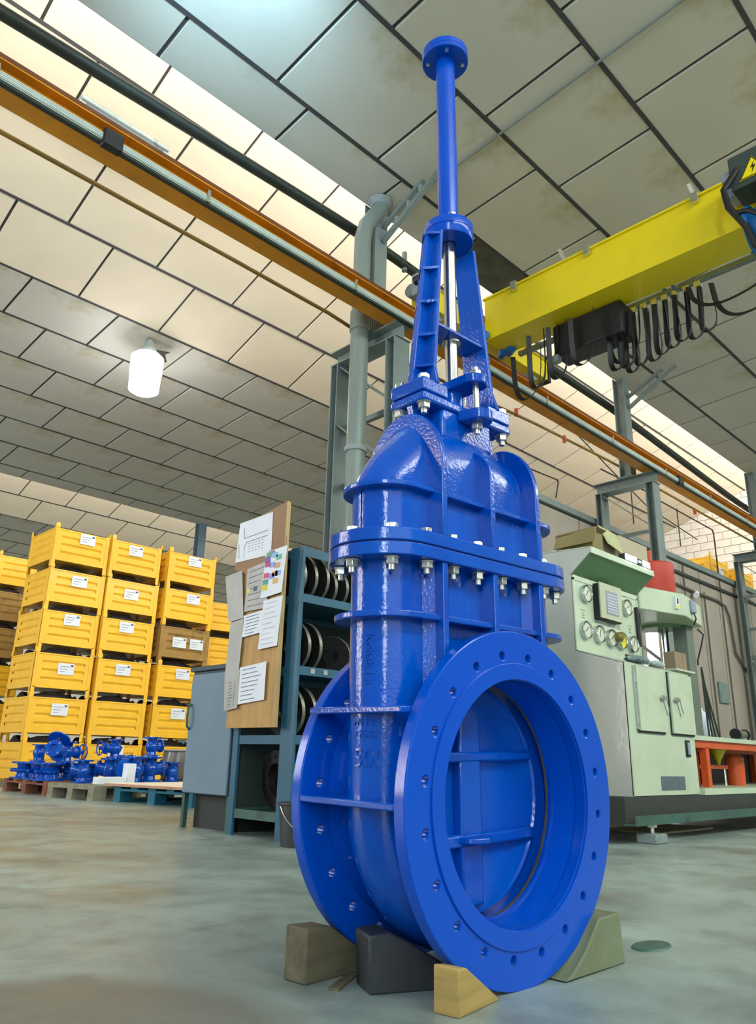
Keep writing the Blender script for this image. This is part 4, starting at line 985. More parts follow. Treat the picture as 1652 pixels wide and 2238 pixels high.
o = empty('bench_grinder', (7.45, 2.75, 0.66), 0, 'small dark bench grinder on the green bench top', 'grinder')
MB().cyl((-0.08, 0, 0.07), (0.08, 0, 0.07), 0.04, 20).build('motor', mat('olive_motor', '59624a', .5, 0, .1, 5), o)
for s in (-1, 1): MB().cyl((s*0.09, 0, 0.07), (s*0.12, 0, 0.07), 0.05, 20).build('guard', M_BLACK, o)
MB().box(-0.05, 0.05, -0.04, 0.04, 0, 0.04).build('stand', M_GREY, o)
for k in range(3):
    o = MB().box(-0.05, 0.05, -0.025, 0.025, 0, 0.012).build('rag_strip', mat('blue_cloth', '4f8fb5', .8, 0, .2, 8)); o.location = (7.70+0.14*k, 2.46, 0.661); tag(o, ['leftmost', 'middle', 'rightmost'][k]+' small blue cloth strip on the front edge of the bench top', 'cloth', 'blue cloth strips on the bench edge')
o = empty('yellow_funnel', (6.86, 2.62, 0.46), 0, 'yellow funnel under the orange bench', 'funnel')
MB().lathe([(0.012, -0.0), (0.02, 0.03), (0.07, 0.12), (0.072, 0.14), (0.066, 0.14), (0.012, 0.03)], 20, closed=True).build('cone', M_DIALY, o); o.location = (6.66, 2.66, 0.461)
o = MB().lathe([(0.0, 0.0), (0.07, 0.0), (0.075, 0.22), (0.04, 0.25), (0.0, 0.25)], 20).build('orange_canister', M_ORANGE); o.location = (6.95, 2.64, 0.301); tag(o, 'orange canister standing under the bench', 'canister')

# conduit and small things on the concrete wall
o = MB().tube([(11.9, 5.27, 3.36), (13.0, 5.27, 3.33), (14.0, 5.27, 3.33), (14.3, 5.27, 3.28), (14.45, 5.27, 3.1), (14.5, 5.27, 2.8), (14.55, 5.27, 2.45), (14.9, 5.27, 2.2), (15.5, 5.27, 2.12), (16.5, 5.27, 2.14)], 0.022, 10).build('conduit', mat('grey_conduit', '5e5952', .6, 0, .1, 5))
tag(o, 'dark conduit running along the concrete wall then bending down', 'conduit')
o = MB().cyl((13.0, 5.25, 3.30), (12.88, 5.20, 3.24), 0.05, 12).build('wall_spotlight', M_PAPER); tag(o, 'small white spotlight on the conduit of the concrete wall', 'lamp')
o = MB().box(13.62, 14.0, 5.27, 5.31, 1.50, 1.86).build('wall_box', mat('green_grey_box', '7b8c86', .5), None, 30, 0.01); tag(o, 'grey green switch box on the concrete wall', 'box')
for x, z0, z1 in ((12.55, 2.2, 3.75), (14.12, 0.3, 3.75), (13.35, .3, 3.4)):
    o = MB().cyl((x+0.1, 5.29, z0), (x+0.1, 5.29, z1), 0.012, 8).build('riser_pipe', MATS['grey_conduit'])
    tag(o, {12.55: 'short riser pipe on the concrete wall just right of the red cylinder', 14.12: 'riser pipe on the concrete wall below the bend of the conduit', 13.35: 'riser pipe on the concrete wall between cylinder and conduit bend'}[x], 'pipe')
o = MB().tube([(10.6, 5.6, 5.0), (12.5, 5.6, 5.05), (12.6, 5.6, 5.0), (15.0, 5.6, 4.98), (15.05, 5.6, 4.9), (15.05, 5.6, 3.78)], 0.014, 6).build('thin_conduit', M_CHAND); tag(o, 'thin dark conduit crossing in front of the whitewashed block gable', 'conduit')
for x in (11.6, 13.4):
    MB().cyl((x, 5.6, 5.03), (x, 5.6, 4.3), 0.010, 6).build('drop', M_CHAND, o)
o = MB().tube([(9.2, 5.6, 5.6), (10.9, 5.6, 5.1), (12.2, 5.6, 4.75), (14.2, 5.6, 4.60)], 0.010, 6).build('slack_cable', M_CHAND); tag(o, 'slack cable falling towards the crates on the mezzanine', 'cable')

# ================================================================== STEEL CRATES
CW, CD, CH = 0.80, 0.84, 0.57
crate_cache = {}
def crate_meshes(m):
    if m.name in crate_cache: return crate_cache[m.name]
    d = {}
    def corr(L):
        """corrugated sheet L long, standing, face towards -y"""
        z = [0.105, 0.190, 0.196, 0.212, 0.240, 0.300, 0.306, 0.322, 0.350, 0.405, 0.411, 0.427, 0.455, 0.535]
        dd = [0, 0, 0.016, 0.016, 0, 0, 0.016, 0.016, 0, 0, 0.016, 0.016, 0, 0]
        e = 0.05
        b = MB()
        b.prism([(p, q) for p, q in zip(dd, z)]+[(p+0.004, q) for p, q in reversed(list(zip(dd, z)))], -L/2+e+.03, L/2-e-.03, 'x')
        b.box(-L/2, -L/2+e+.03, 0, 0.004, 0.105, 0.535).box(L/2-e-.03, L/2, 0, 0.004, 0.105, 0.535)
        b.box(-L/2, L/2, -0.006, 0.014, 0.530, 0.548).box(-L/2, L/2, -0.004, 0.01, 0.098, 0.112)
        return b.mesh('side_sheet', m, 0)
    d['front'] = corr(CW-0.06); d['side'] = corr(CD-0.06)
    p = MB().box(0, 0.055, 0, 0.008, 0.0, 0.565).box(0, 0.008, 0, 0.055, 0.0, 0.565)
    p.prism([(0.0, 0.55), (0.055, 0.55), (0.058, 0.60), (0.045, 0.622), (0.015, 0.622), (-0.004, 0.60)], -0.006, -0.001, 'y')
    d['post'] = p.mesh('corner_post', m, 0)
    d['floor'] = MB().box(-CW/2+.02, CW/2-.02, -CD/2+.02, CD/2-.02, 0.100, 0.110).mesh('floor_pan', m, 0)
    crate_cache[m.name] = d; return d
card_me = MB().box(-0.11, 0.11, -0.004, 0.0, -0.075, 0.075).mesh('label_card', M_PAPER, 0)
card_ink = MB()
for k in range(3): card_ink.box(-0.085, 0.05-0.03*k, -0.006, -0.004, 0.03-0.035*k, 0.035-0.035*k)
card_ink.box(0.06, 0.095, -0.006, -0.004, 0.035, 0.06); ink_me = card_ink.mesh('print', M_INK, 0)
_r = random.Random(4); _b = MB(); _n = 9; _vs = []
for i in range(_n+1):
    for j in range(_n+1):
        _vs.append((-0.34+0.68*i/_n, -0.37+0.74*j/_n, 0.50 if i in (0, _n) or j in (0, _n) else 0.56+_r.uniform(0, 0.09)))
_b.add(_vs, [(i*(_n+1)+j, i*(_n+1)+j+1, (i+1)*(_n+1)+j+1, (i+1)*(_n+1)+j) for i in range(_n) for j in range(_n)])
_b.box(-0.34, 0.34, -0.37, 0.37, 0.112, 0.49)
heap_me = _b.mesh('gap_shade_fill', M_DARKIN, 0)  # added dark fill, stands for the shade in the gaps between crates
def crate(loc, rz, m, label, cards=((0.0, 0.38),), group='steel crates in the stacks at the left', sx=1.0, full=True):
    e = empty('steel_crate', loc, rz, label, 'crate', group); d = crate_meshes(m); e.scale = (sx, 1, 1)
    link_mesh('side_sheet', d['front'], e, (0, -CD/2+0.004, 0)); link_mesh('side_sheet', d['front'], e, (0, CD/2-0.004, 0), (0, 0, pi))
    link_mesh('side_sheet', d['side'], e, (-CW/2+0.004, 0, 0), (0, 0, -pi/2)); link_mesh('side_sheet', d['side'], e, (CW/2-0.004, 0, 0), (0, 0, pi/2))
    for i, (x, y) in enumerate(((-1, -1), (1, -1), (1, 1), (-1, 1))):
        link_mesh('corner_post', d['post'], e, (x*CW/2, y*CD/2, 0), (0, 0, i*pi/2))
    link_mesh('floor_pan', d['floor'], e)
    if full: o = link_mesh('gap_shade_fill', heap_me, e); o['kind'] = 'stuff'
    for x, z in cards:
        c = link_mesh('label_card', card_me, e, (x, -CD/2-0.003, z)); link_mesh('print', ink_me, c)
    return e
ord_ = ['bottom', 'second from floor', 'third from floor', 'fourth from floor', 'fifth from floor', 'top']
stacks = [('first full stack', 4.335, 10.71, 6, {}, [(0.04, .48), (0.02, .40), (0.03, .36), (0.01, .45), (0.03, .42), (0.07, .46)], 1.0),
          ('middle full stack', 5.160, 10.67, 6, {}, [(0.02, .47), None, (-.02, .42), (-.03, .45), (-.02, .36), (-.02, .44)], 1.01),
          ('stack beside the grey cabinet', 6.070, 10.62, 6, {3: M_CRATEB}, [(0, .4), (0.0, .44), (0.0, .44), 'two', (0.06, .44), (0.03, .46)], 1.05)]
for nm, x, y, n, brown, cards, sx in stacks:
    for k in range(n):
        m = brown.get(k, M_CRATE); cd = cards[k]
        cc = () if cd is None else (((-0.09, .33), (0.19, .33)) if cd == 'two' else (cd,))
        col = 'weathered brown crate with two cards' if k in brown else ('yellow crate with white card' if cc else 'yellow crate without card')
        crate((x+random.uniform(-.012, .012)-0.003*k, y+random.uniform(-.01, .01), 0.001+k*CH), random.uniform(-.006, .006), m, '%s, %s in the %s' % (col, ord_[k], nm), cc, sx=sx, full=k < 5)
# far left stack, cut by the frame
for k in range(6):
    m = M_CRATEB if k in (3, 4) else M_CRATE
    crate((4.27+random.uniform(-.01, .01), 12.93, 0.001+k*CH), radians(-1), m, '%s crate, %s in the stack cut by the left picture edge' % ('weathered brown' if k in (3, 4) else 'yellow', ord_[k]), (), sx=0.76, full=k < 5)
for k in range(5):
    crate((7.1, 10.95, 0.001+k*CH), radians(-8), M_CRATE, 'yellow crate half hidden right of the full stacks, %s' % (ord_[k] if k < 4 else 'top one'), (), full=k < 4)
for i, (x, lab) in enumerate(((15.8, 'yellow steel crate on the mezzanine with a white label card, left one'), (17.2, 'yellow steel crate on the mezzanine seen through the column frame, right one'))):
    e = crate((x, 6.35, 3.79), 0.05, M_CRATE, lab, ((0.0, 0.38),) if i == 0 else (), 'crates on the mezzanine', full=False); e.scale = (1.35, 1.2, 1.35)

# ================================================================== PALLETS
def pallet(name, loc, rz, L, D, m, label, skids=3):
    e = empty(name, loc, rz, label, 'pallet')
    for i in range(3):
        for j in range(3):
            x = (-1+i)*(L/2-0.07); y = (-1+j)*(D/2-0.05)
            link_mesh('block', MB().box(-0.07, 0.07, -0.05, 0.05, 0.022, 0.10).mesh('block', m, 0) if (i, j) == (0, 0) else bpy.data.meshes[e['bm']], e, (x, y, 0))
            if (i, j) == (0, 0): e['bm'] = e.children[0].data.name
    del e['bm']
    for j in range(3):
        MB().box(-L/2, L/2, -0.05, 0.05, 0.0, 0.022).build('bottom_board', m, e).location = (0, (-1+j)*(D/2-0.05), 0)
    for i in range(3):
        MB().box(-0.07, 0.07, -D/2, D/2, 0.10, 0.12).build('stringer', m, e).location = ((-1+i)*(L/2-0.07), 0, 0)
    for j in range(5):
        MB().box(-L/2, L/2, -0.05, 0.05, 0.12, 0.142).build('deck_board', m, e, 0).location = (0, (-1+j*0.5)*(D/2-0.05), 0)
    return e
pa = pallet('wooden_pallet', (3.92, 8.98, 0), radians(0), 0.8, 1.2, M_PALR, 'red brown wooden pallet carrying blue valves at the far left')
pb = pallet('wooden_pallet', (3.90, 7.82, 0), radians(6), 0.80, 0.85, M_PALG, 'grey wooden pallet with a small white carton and blue valves')
pc = pallet('wooden_pallet', (4.28, 6.78, 0), radians(10), 1.0, 1.1, M_PALB, 'blue painted pallet topped with a white faced board')
pd = pallet('wooden_pallet', (4.86, 8.58, 0), radians(4), 1.2, 0.9, M_PALG, 'grey pallet behind the blue one, under valves and the tinted drum')
o = MB().box(-0.56, 0.56, -0.62, 0.62, 0, 0.024).build('white_faced_board', M_PLY); o.location = (4.28, 6.78, 0.1435); o.rotation_euler = (0, 0, radians(10)); tag(o, 'white faced chipboard lying on the blue pallet', 'board')
MB().box(-0.562, 0.562, -0.622, -0.618, 0.001, 0.023).box(-0.562, -0.558, -0.62, 0.62, 0.001, 0.023).build('board_edge', M_PLYE, o)
st = MB().box(-0.02, 0.02, -0.002, 0, -0.025, 0.025)
for x, y in ((3.98, 6.26),):
    pass
# plastic sheet hanging off the grey pallet
vs = []; n = 10
for i in range(n+1):
    for j in range(7):
        t = i/n; q = j/6
        vs.append((0.30*t+0.01*sin(9*q+i), -0.03-0.05*max(0, q-0.3)+0.012*sin(i*1.7+j), 0.15-0.15*q+0.004))
b = MB().add(vs, [(i*7+j, i*7+j+1, (i+1)*7+j+1, (i+1)*7+j) for i in range(n) for j in range(6)])
o = b.build('plastic_sheet', M_SHEET, None, 60); o.location = (4.10, 7.34, 0); o.rotation_euler = (0, 0, radians(4)); md = o.modifiers.new('s', 'SOLIDIFY'); md.thickness = 0.004
tag(o, 'white plastic sheet hanging between the grey and the blue pallet', 'sheet')
o = MB().box(-0.15, 0.15, -0.06, 0.06, 0, 0.07).build('white_carton', M_PAPER, None, 30, 0.003); o.location = (3.80, 7.56, 0.143); o.rotation_euler = (0, 0, radians(4)); tag(o, 'flat white carton on the grey pallet', 'box')
o = MB().box(-0.045, 0.045, -0.05, 0.05, 0, 0.20).build('white_carton', M_PAPER, None, 30, 0.003); o.location = (4.02, 7.60, 0.143); o.rotation_euler = (0, 0, radians(4)); tag(o, 'upright narrow white carton on the grey pallet', 'box')

# small blue valves
def wheel(r, parent, M):
    b = MB(); b.tube([(r*cos(2*pi*i/24), r*sin(2*pi*i/24), 0) for i in range(24)], 0.008, 6, close=True)
    for k in range(3): b.tube([(0, 0, 0), (r*cos(2*pi*k/3), r*sin(2*pi*k/3), 0)], 0.006, 6)
    b.cyl((0, 0, -0.012), (0, 0, 0.012), 0.018, 10)
    b.v = [tuple(M @ Vector(p)) for p in b.v]; return b.build('handwheel', M_BLUES, parent)
def small_valve(loc, rot, s, label, kind='globe'):
    e = empty('small_valve', loc, 0, label, 'valve', 'small blue valves on the pallets'); e.rotation_euler = rot; e.scale = (s, s, s)
    R = 0.10
    MB().lathe([(0, 0), (R, 0), (R, 0.016), (0.058, 0.020), (0.052, 0.05), (0.078, 0.10), (0.078, 0.13), (0.052, 0.18), (0.058, 0.205), (R, 0.209), (R, 0.225), (0.05, 0.225), (0.045, 0.20), (0, 0.20)], 28).build('body', M_BLUEC, e)
    if kind == 'globe':
        MB().cyl((0.04, 0, 0.115), (0.125, 0, 0.115), 0.055, 20).build('bonnet', M_BLUEC, e)
        MB().cyl((0.12, 0, 0.115), (0.14, 0, 0.115), 0.072, 20).build('bonnet_flange', M_BLUEC, e)
        MB().cyl((0.14, 0, 0.115), (0.20, 0, 0.115), 0.022, 12).build('spindle', M_BLUEC, e)
        wheel(0.085, e, Matrix.Translation((0.205, 0, 0.115)) @ Matrix.Rotation(pi/2, 4, 'Y'))
    elif kind == 'check':
        MB().cyl((0.03, 0, 0.115), (0.11, 0, 0.125), 0.06, 20).build('bonnet', M_BLUEC, e)
        MB().cyl((0.105, 0, 0.125), (0.125, 0, 0.127), 0.078, 20).build('cover', M_BLUEC, e)
    elif kind == 'lug':
        for a in (0, 2.1, 4.2): MB().box(-0.008, 0.008, 0.05, 0.075, 0.02, 0.20).build('rib', M_BLUEC, e).rotation_euler = (0, 0, a)
    for k in range(4):
        a = pi/4+k*pi/2; MB().hexa((0.08*cos(a), 0.08*sin(a), 0.225), (0, 0, 1), 0.009, 0.008).build('bolt', M_ZINC, e, 0)
    return e
def disc_valve(loc, rot, s, label, grp='valve bodies lying flat on the red brown pallet'):
    e = empty('flanged_body', loc, 0, label, 'valve', grp); e.rotation_euler = rot; e.scale = (s, s, s)
    MB().lathe([(0.05, 0), (0.16, 0), (0.16, 0.018), (0.10, 0.024), (0.085, 0.06), (0.105, 0.085), (0.105, 0.10), (0.085, 0.125), (0.10, 0.16), (0.16, 0.166), (0.16, 0.184), (0.05, 0.184)], 32, closed=True).build('body', M_BLUEC, e)
    MB().cyl((0.09, 0, 0.092), (0.16, 0, 0.092), 0.02, 12).build('boss', M_BLUEC, e)
    return e
z0 = 0.1425
spots = [(3.66, 9.36), (3.68, 9.02), (3.64, 8.66), (3.98, 9.30), (4.02, 8.95), (4.05, 8.62)]
for i, (x, y) in enumerate(spots):
    disc_valve((x, y, z0), (0, 0, random.uniform(2.5, 3.6)), 1.0, 'squat blue flanged body flat on the red brown pallet, %s' % ['rear one of the left row', 'middle of the left row', 'front one of the left row', 'rear one of the right row', 'middle of the right row', 'front one of the right row'][i])
zt = z0+0.185
small_valve((3.72, 9.20, zt), (0, 0, 0.4), 0.85, 'blue valve standing on top of the squat bodies, leftmost', 'lug')
small_valve((3.86, 8.78, zt), (0, 0, 0.2), 1.0, 'blue valve with a handwheel standing upon the squat bodies', 'globe')
small_valve((3.70, 8.62, zt+0.10), (radians(75), 0, radians(-40)), 0.9, 'blue valve lying with its open bore towards the camera', 'lug')
w_ = empty('loose_handwheel', (3.70, 8.66, zt+0.24), 0, 'loose blue flange disc tilted above the lying valve', 'flange'); MB().lathe([(0.03, 0), (0.12, 0), (0.12, 0.014), (0.03, 0.014)], 28, closed=True).build('disc', M_BLUES, w_); w_.rotation_euler = (radians(-25), radians(30), 0)
small_valve((4.02, 8.02, z0), (0, 0, 2.4), 1.1, 'blue valve at the rear left of the grey pallet', 'check')
small_valve((3.70, 7.98, z0), (0, 0, 2.8), 1.0, 'blue valve standing on the left of the grey pallet', 'check')
small_valve((4.14, 7.72, z0), (0, 0, 3.3), 1.2, 'large blue check valve behind the upright white carton', 'check')
small_valve((4.05, 8.02, z0+0.2485), (0, 0, 3.14), 0.85, 'blue valve stacked on the check valve, its handwheel pointing left', 'globe')
for i, (x, y, r, s, k, lab) in enumerate(((4.40, 8.55, 3.2, 1.25, 'check', 'tall blue valve body left on the rear grey pallet'), (4.30, 8.28, 4.2, 1.25, 'check', 'blue valve with round cover at the front left of the rear pallet'),
        (4.70, 8.62, 0.4, 1.1, 'lug', 'blue ribbed valve body in the middle of the rear pallet'), (4.62, 8.26, -0.3, 1.2, 'check', 'blue valve body at the front middle of the rear pallet'),
        (4.90, 8.26, 4.4, 0.95, 'lug', 'small blue ribbed valve at the front right of the rear pallet'))):
    small_valve((x, y, z0), (0, 0, r), s, lab, k)
small_valve((4.62, 8.27, z0+0.271), (0, 0, 0.1), 0.95, 'blue valve standing on another valve near the tinted drum', 'check')
dr_ = empty('tinted_drum', (5.20, 8.62, z0), 0, 'brownish tinted drum with a flat lid, left of the grey cabinet', 'drum')
MB().lathe([(0, 0.02), (0.19, 0.02), (0.21, 0.08), (0.21, 0.22), (0.19, 0.34), (0.0, 0.34)], 32).build('drum_body', M_DRUM, dr_)
MB().lathe([(0, 0.34), (0.22, 0.34), (0.22, 0.355), (0, 0.36)], 32).build('lid', M_GREYL, dr_)
MB().lathe([(0, 0), (0.2, 0), (0.2, 0.02), (0, 0.02)], 32).build('foot', M_BLACK, dr_)

# far post
o = empty('far_post', (9.66, 16.05, 0), 0, 'slim blue grey steel post behind the crate stacks', 'column')
b = MB(); h_profile(b, 0, 0, 0, ZE+0.03, 0.20, 0.20); b.build('post', M_CAB, o)

# ================================================================== CABINET, RACK, NOTICE BOARD
cb = empty('tool_cabinet', (2.82, 4.06, 0), 0, 'blue grey steel cabinet on legs left of the flange rack', 'cabinet')
MB().box(0.0, 0.5, 0.0, 0.53, 0.205, 0.975).build('cabinet_body', M_CABD, cb, bevel=0.004)
MB().box(-0.018, 0.0, 0.02, 0.515, 0.21, 0.955).build('door', M_CAB, cb, bevel=0.006)
MB().box(0.08, 0.48, 0.05, 0.50, 0.0, 0.203).build('under_shade_box', M_CHAND, cb)  # dark box added for the shade under the cabinet
MB().tube([(-0.02, 0.49, 0.60), (-0.045, 0.485, 0.62), (-0.05, 0.48, 0.68), (-0.045, 0.485, 0.74), (-0.02, 0.49, 0.76)], 0.008, 8).build('handle', M_CHAN, cb)
MB().box(-0.02, 0.52, -0.01, 0.545, 0.975, 1.005).build('top_tray', M_CABD, cb, bevel=0.004)
for x, y in ((0.0, 0.50), (0.47, 0.50), (0.0, 0.0), (0.47, 0.0)):
    MB().box(x, x+0.03, y, y+0.03, 0, 0.205).build('leg', M_CHAN, cb)
o = empty('parts_box', (3.10, 4.28, 1.006), 0, 'small teal box on top of the grey cabinet', 'box')
MB().box(-0.12, 0.12, -0.12, 0.12, 0, 0.10).build('box_shell', M_RACK, o, bevel=0.004)

rk = empty('flange_rack', (2.80, 3.46, 0), 0, 'teal steel shelf rack full of black flanges, with a notice board on its end', 'rack')
RX, RY = 1.75, 0.58
for x in (0.0, RX):
    for y in (0.0, RY-0.05):
        MB().box(x, x+0.018, y, y+0.006, 0, 1.66).box(x, x+0.006, y+0.0061, y+0.05 if y > 0.1 else y+0.12, 0, 1.66).build('post', M_RACK, rk)
SH = (0.10, 0.515, 0.90, 1.325)
for z in SH:
    b = MB().box(0.019, RX-0.002, 0.001, 0.007, z-0.005, z+0.045).box(0.006, RX+0.04, RY-0.006, RY, z-0.005, z+0.045).box(0.0065, 0.012, 0.121, RY-0.05, z-0.005, z+0.045)
    b.box(0.006, RX+0.04, 0.006, RY-0.006, z+0.028, z+0.034); b.build('shelf', M_RACK if z > 0.2 else M_CHAN, rk)
MB().box(0.019, RX-0.002, 0.001, 0.007, 1.60, 1.655).box(0.0065, 0.012, 0.121, RY-0.05, 1.60, 1.655).build('top_rail', M_RACK, rk)
MB().box(0.006, RX, RY-0.004, RY+0.004, 0.14, 1.32).build('back_sheet', mat('rack_back', '343c39', .6, 0, .3, 4, blotch=('4a544f', 3, .6)), rk)
MB().box(0.05, RX, 0.12, 0.14, 0.0, 0.09).build('under_shade_sheet', M_CHAND, rk)  # dark sheet standing in for shade below the bottom shelf
for z, xs_ in ((0.90, (0.10, 0.20, 0.48)), (0.515, (0.09, 0.5))):
    for x in xs_: MB().box(x, x+0.03, -0.004, 0, z+0.008, z+0.036).build('shelf_tag', M_PAPERG, rk)
# flanges stood on edge on the shelves
disc_cache = {}
def disc_mesh(r, hole, n, t):
    k = (r, hole, n, t)
    if k not in disc_cache:
        me = plate('flange_disc', circ(r, 40), [circ(hole, 28)]+[circ(r*0.06, 8, r*0.80*cos(2*pi*i/n), r*0.80*sin(2*pi*i/n)) for i in range(n)], t, M_DISC, None, 0.002, None, False)
        me.materials.append(M_RIM)
        for p in me.polygons:
            c = p.center
            if math.hypot(c.x, c.y) > r*0.985: p.material_index = 1
        disc_cache[k] = me
    return disc_cache[k]
def flange_disc(x, y, zb, r, hole, n, yaw, lean, label, grp, t=0.026):
    o = bpy.data.objects.new('flange_disc', disc_mesh(r, hole, n, t)); COL.objects.link(o)
    o.rotation_euler = (0, pi/2-lean, yaw); o.location = (x, y, zb+r*cos(lean)+0.002)
    return tag(o, label, 'flange', grp)
gt, g2, g3 = 'black flanges stood on the top shelf', 'black flanges on the middle shelf', 'black flanges on the lower shelf'
xs_ = [2.84, 2.93, 3.02, 3.12, 3.21, 3.31, 3.40, 3.49, 3.60, 3.72]
rs = [.150, .150, .155, .125, .13, .14, .12, .14, .12, .10]
ordn = ['first', 'second', 'third', 'fourth', 'fifth', 'sixth', 'seventh', 'eighth', 'ninth', 'tenth']
for i, (x, r) in enumerate(zip(xs_, rs)):
    flange_disc(x, 3.66, SH[3]+0.034, r, r*0.42, 8, 0.10, 0.12, 'black bright-rimmed flange on the top rack shelf, %s from the notice board' % ordn[i], gt)
for i, (x, r) in enumerate(((2.90, .15), (2.99, .15), (3.25, .125), (3.40, .11), (3.52, .12), (3.75, .12))):
    flange_disc(x, 3.66 if i < 2 else 3.68, SH[2]+0.034, r, r*0.4, 8, 0.10 if i < 2 else 0.5, 0.10, 'black flange on the middle rack shelf, %s from the notice board' % ordn[i], g2)
for i, (x, r) in enumerate(((2.88, .15), (2.97, .15), (3.22, .10), (3.34, .10), (3.5, .12))):
    flange_disc(x, 3.66 if i < 2 else 3.70, SH[1]+0.034, r, r*0.4, 8, 0.10 if i < 2 else 0.4, 0.10, 'black flange on the lower rack shelf, %s from the notice board' % ordn[i], g3)
flange_disc(2.96, 3.80, SH[0]+0.034, .17, .10, 12, -0.12, 0.10, 'large rusty black ring flange in the bottom bay of the rack', 'ring flanges in the bottom bay', 0.05)
flange_disc(3.14, 3.74, SH[0]+0.034, .16, .07, 8, -0.2, 0.08, 'second black flange behind the large ring in the bottom bay', 'ring flanges in the bottom bay', 0.04)
flange_disc(3.36, 3.66, SH[0]+0.034, .15, .06, 8, 0.1, 0.08, 'black flange deep in the bottom bay of the rack', 'ring flanges in the bottom bay', 0.04)

# notice board
nb = empty('notice_board', (2.745, 3.84, 1.26), 0, 'tall plywood notice board with pinned papers on the rack end', 'board')
def nbp(y, z): return (y-3.84, z-1.26)
b = MB().prism([nbp(3.565, 0.60), nbp(4.045, 0.60), nbp(4.075, 1.00), nbp(4.09, 1.30), nbp(4.05, 1.62), nbp(3.57, 1.62)], 0.0, 0.012, 'x'); b.build('plywood_panel', M_BOARD, nb, 0)
b = MB().prism([nbp(3.555, 1.38), nbp(4.08, 1.60), nbp(4.05, 1.86), nbp(3.92, 1.90), nbp(3.56, 1.955)], -0.010, -0.001, 'x'); b.build('brown_panel', M_BOARDT, nb, 0)
b = MB().box(-0.014, 0.014, -0.282, -0.276, -0.66, 0.69); b.build('edge_strip', mat('board_edge', 'b69a68', .6), nb, 0)
# papers: corner points (y, z), layer depth
def paper(pts, d, m, name='paper', label=None, lines=0, ink=None):
    b = MB().prism([nbp(y, z) for y, z in pts], -d-0.0015, -d, 'x'); o = b.build(name, m, nb, 0)
    if label: o['label'] = label
    if lines:
        (ya, za), (yb, zb), (yc, zc), (yd, zd) = pts; L = MB()
        for k in range(lines):
            t = (k+0.8)/(lines+0.6); rnd = random.random()*0.3
            a = 0.12; c = 0.55+rnd
            p0 = (ya+(yd-ya)*t, za+(zd-za)*t); p1 = (yb+(yc-yb)*t, zb+(zc-zb)*t)
            q0 = (p0[0]+(p1[0]-p0[0])*a, p0[1]+(p1[1]-p0[1])*a); q1 = (p0[0]+(p1[0]-p0[0])*c, p0[1]+(p1[1]-p0[1])*c)
            A = nbp(*q0); Bq = nbp(*q1); L.bar((-d-0.0022, A[0], A[1]), (-d-0.0022, Bq[0], Bq[1]), 0.0035, 0.0008, (1, 0, 0))
        L.build('printed_lines', ink or M_INK, o, 0)
    return o
# points go top-left, top-right, bottom-right, bottom-left seen from the front (left = larger y)
p = paper([(4.055, 1.905), (3.703, 1.913), (3.695, 1.633), (4.075, 1.640)], 0.012, M_PAPER, label='large white plan sheet at the top')
L = MB()
for seg in (((4.00, 1.86), (3.99, 1.79)), ((3.99, 1.79), (3.74, 1.80)), ((4.05, 1.76), (4.035, 1.66)), ((3.98, 1.66), (3.985, 1.73)), ((3.985, 1.73), (3.96, 1.76)), ((3.96, 1.76), (3.74, 1.765))):
    A = nbp(*seg[0]); B = nbp(*seg[1]); L.bar((-0.0145, A[0], A[1]), (-0.0145, B[0], B[1]), 0.003, 0.0008, (1, 0, 0))
for k in range(4):
    for j in range(5):
        A = nbp(3.94-0.035*j, 1.745-0.018*k); L.bar((-0.0145, A[0], A[1]), (-0.0145, A[0]-0.018, A[1]), 0.0025, 0.0008, (1, 0, 0))
L.build('plan_drawing', M_INK, p, 0)
paper([(4.17, 1.56), (3.985, 1.575), (3.93, 1.262), (4.09, 1.25)], 0.016, M_PAPERG, 'punched_sleeve', 'punched plastic sleeve sheet hanging over the left edge')
paper([(4.07, 1.245), (3.925, 1.26), (3.94, 0.945), (4.085, 0.93)], 0.0135, M_PAPERG, 'plastic_sleeve')
pp = paper([(3.93, 1.575), (3.70, 1.60), (3.70, 1.30), (3.93, 1.30)], 0.0135, M_PAPERG, label='grey printed sheet with small yellow and blue marks', lines=7)
for y, z, m in ((3.90, 1.43, M_DIALY), (3.83, 1.435, M_INK)):
    A = nbp(y, z); MB().box(-0.017, -0.0155, A[0]-0.016, A[0]+0.016, A[1]-0.014, A[1]+0.014).build('printed_mark', m, pp, 0)
cp = paper([(3.735, 1.65), (3.525, 1.66), (3.555, 1.375), (3.76, 1.36)], 0.020, M_PAPER, 'colour_sheet', 'colourful poster sheet with pink, blue, green and yellow areas')
cols = [(3.71, 1.57, 'cc4b78'), (3.71, 1.60, '7a60b4'), (3.70, 1.63, '6ba389'), (3.715, 1.50, 'd05f7c'), (3.72, 1.46, '5a9a98'), (3.725, 1.425, 'dcc436'), (3.64, 1.62, '7fb3d8'), (3.60, 1.60, '6fae8e'), (3.61, 1.55, 'd09a7c'), (3.63, 1.50, 'd8a070'), (3.66, 1.56, '8fa6dc'), (3.60, 1.50, '93a9e0'), (3.66, 1.49, '7f9be0'), (3.62, 1.455, 'e0b070')]
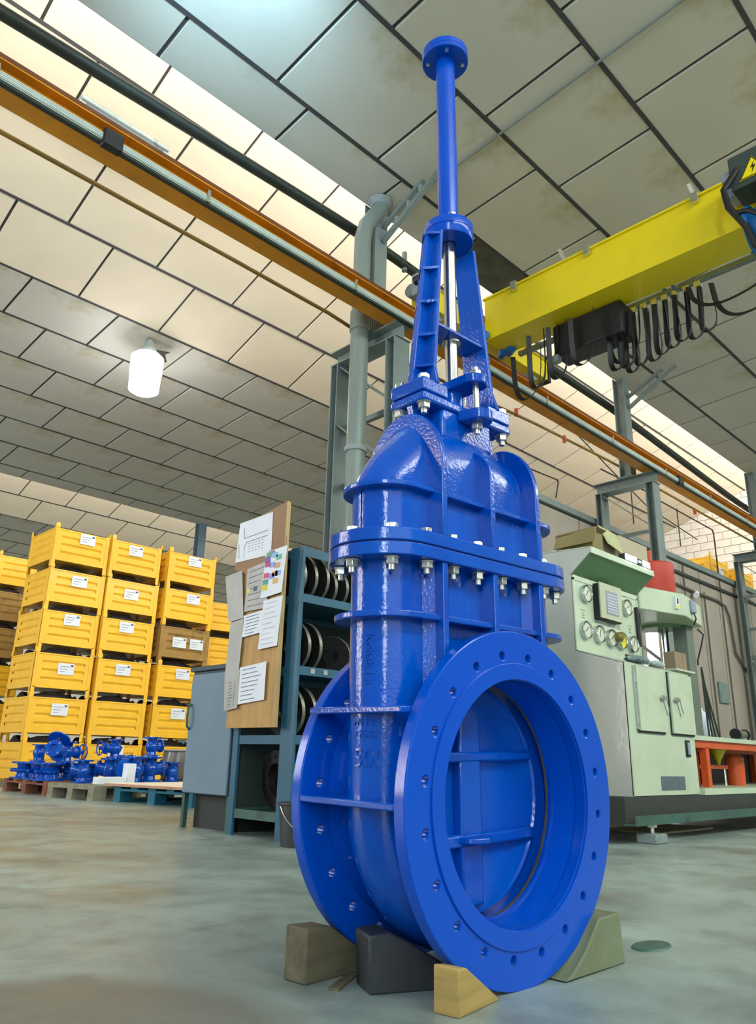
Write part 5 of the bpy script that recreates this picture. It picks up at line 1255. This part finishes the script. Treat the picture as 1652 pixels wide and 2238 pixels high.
for i, (y, z, h) in enumerate(cols):
    A = nbp(y, z); MB().box(-0.0232, -0.0218, A[0]-0.028, A[0]+0.026, A[1]-0.017, A[1]+0.015).build('colour_patch', mat('ink_'+h, h, .7), cp, 0)
A = nbp(3.685, 1.645)
text_obj('printed_title', 'Doga', 0.030, frame3((-0.0225, A[0]-0.01, A[1]), (0, -1, 0), (0, 0, 1), (-1, 0, 0)), M_INK, cp)
paper([(3.93, 1.275), (3.72, 1.29), (3.72, 1.155), (3.93, 1.14)], 0.0135, M_PAPER, lines=6)
paper([(3.73, 1.345), (3.545, 1.355), (3.57, 1.06), (3.755, 1.05)], 0.0165, M_PAPER, 'paper', 'white letter sheet with a small stamp', lines=9, ink=mat('faint_ink', 'b5b9c6', .8))
paper([(3.93, 0.955), (3.665, 0.975), (3.665, 0.755), (3.935, 0.735)], 0.0135, M_PAPER, label='white form with grey printed fields', lines=8)
paper([(4.085, 0.93), (3.925, 0.945), (3.925, 0.715), (4.06, 0.70)], 0.0160, M_PAPERG, 'document_pouch')
paper([(4.035, 0.88), (3.965, 0.885), (3.965, 0.73), (4.03, 0.72)], 0.0185, M_PAPERG, lines=8)

# bucket
bk = empty('rubber_bucket', (2.742, 3.312, 0), 0, 'black rubber bucket standing in front of the rack post', 'bucket')
MB().lathe([(0, 0.0), (0.085, 0.0), (0.105, 0.20), (0.113, 0.205), (0.113, 0.215), (0.100, 0.215), (0.082, 0.01), (0, 0.01)], 32).build('pail', M_BUCKET, bk)
MB().tube([(0.108*cos(a), 0.108*sin(a), 0.195-0.12*sin((a-radians(170))/radians(160)*pi)) for a in [radians(170+8*k) for k in range(21)]], 0.003, 6).build('wire_handle', M_ZINC, bk)
# floor drain spot
o = MB().lathe([(0, 0), (0.075, 0.0), (0.07, 0.004), (0, 0.004)], 24).build('drain_cover', M_CHAN); o.location = (2.05, 1.04, 0.0); o.scale = (1.0, 0.55, 1); tag(o, 'flat round dark cover in the floor right of the green wedge', 'drain cover')
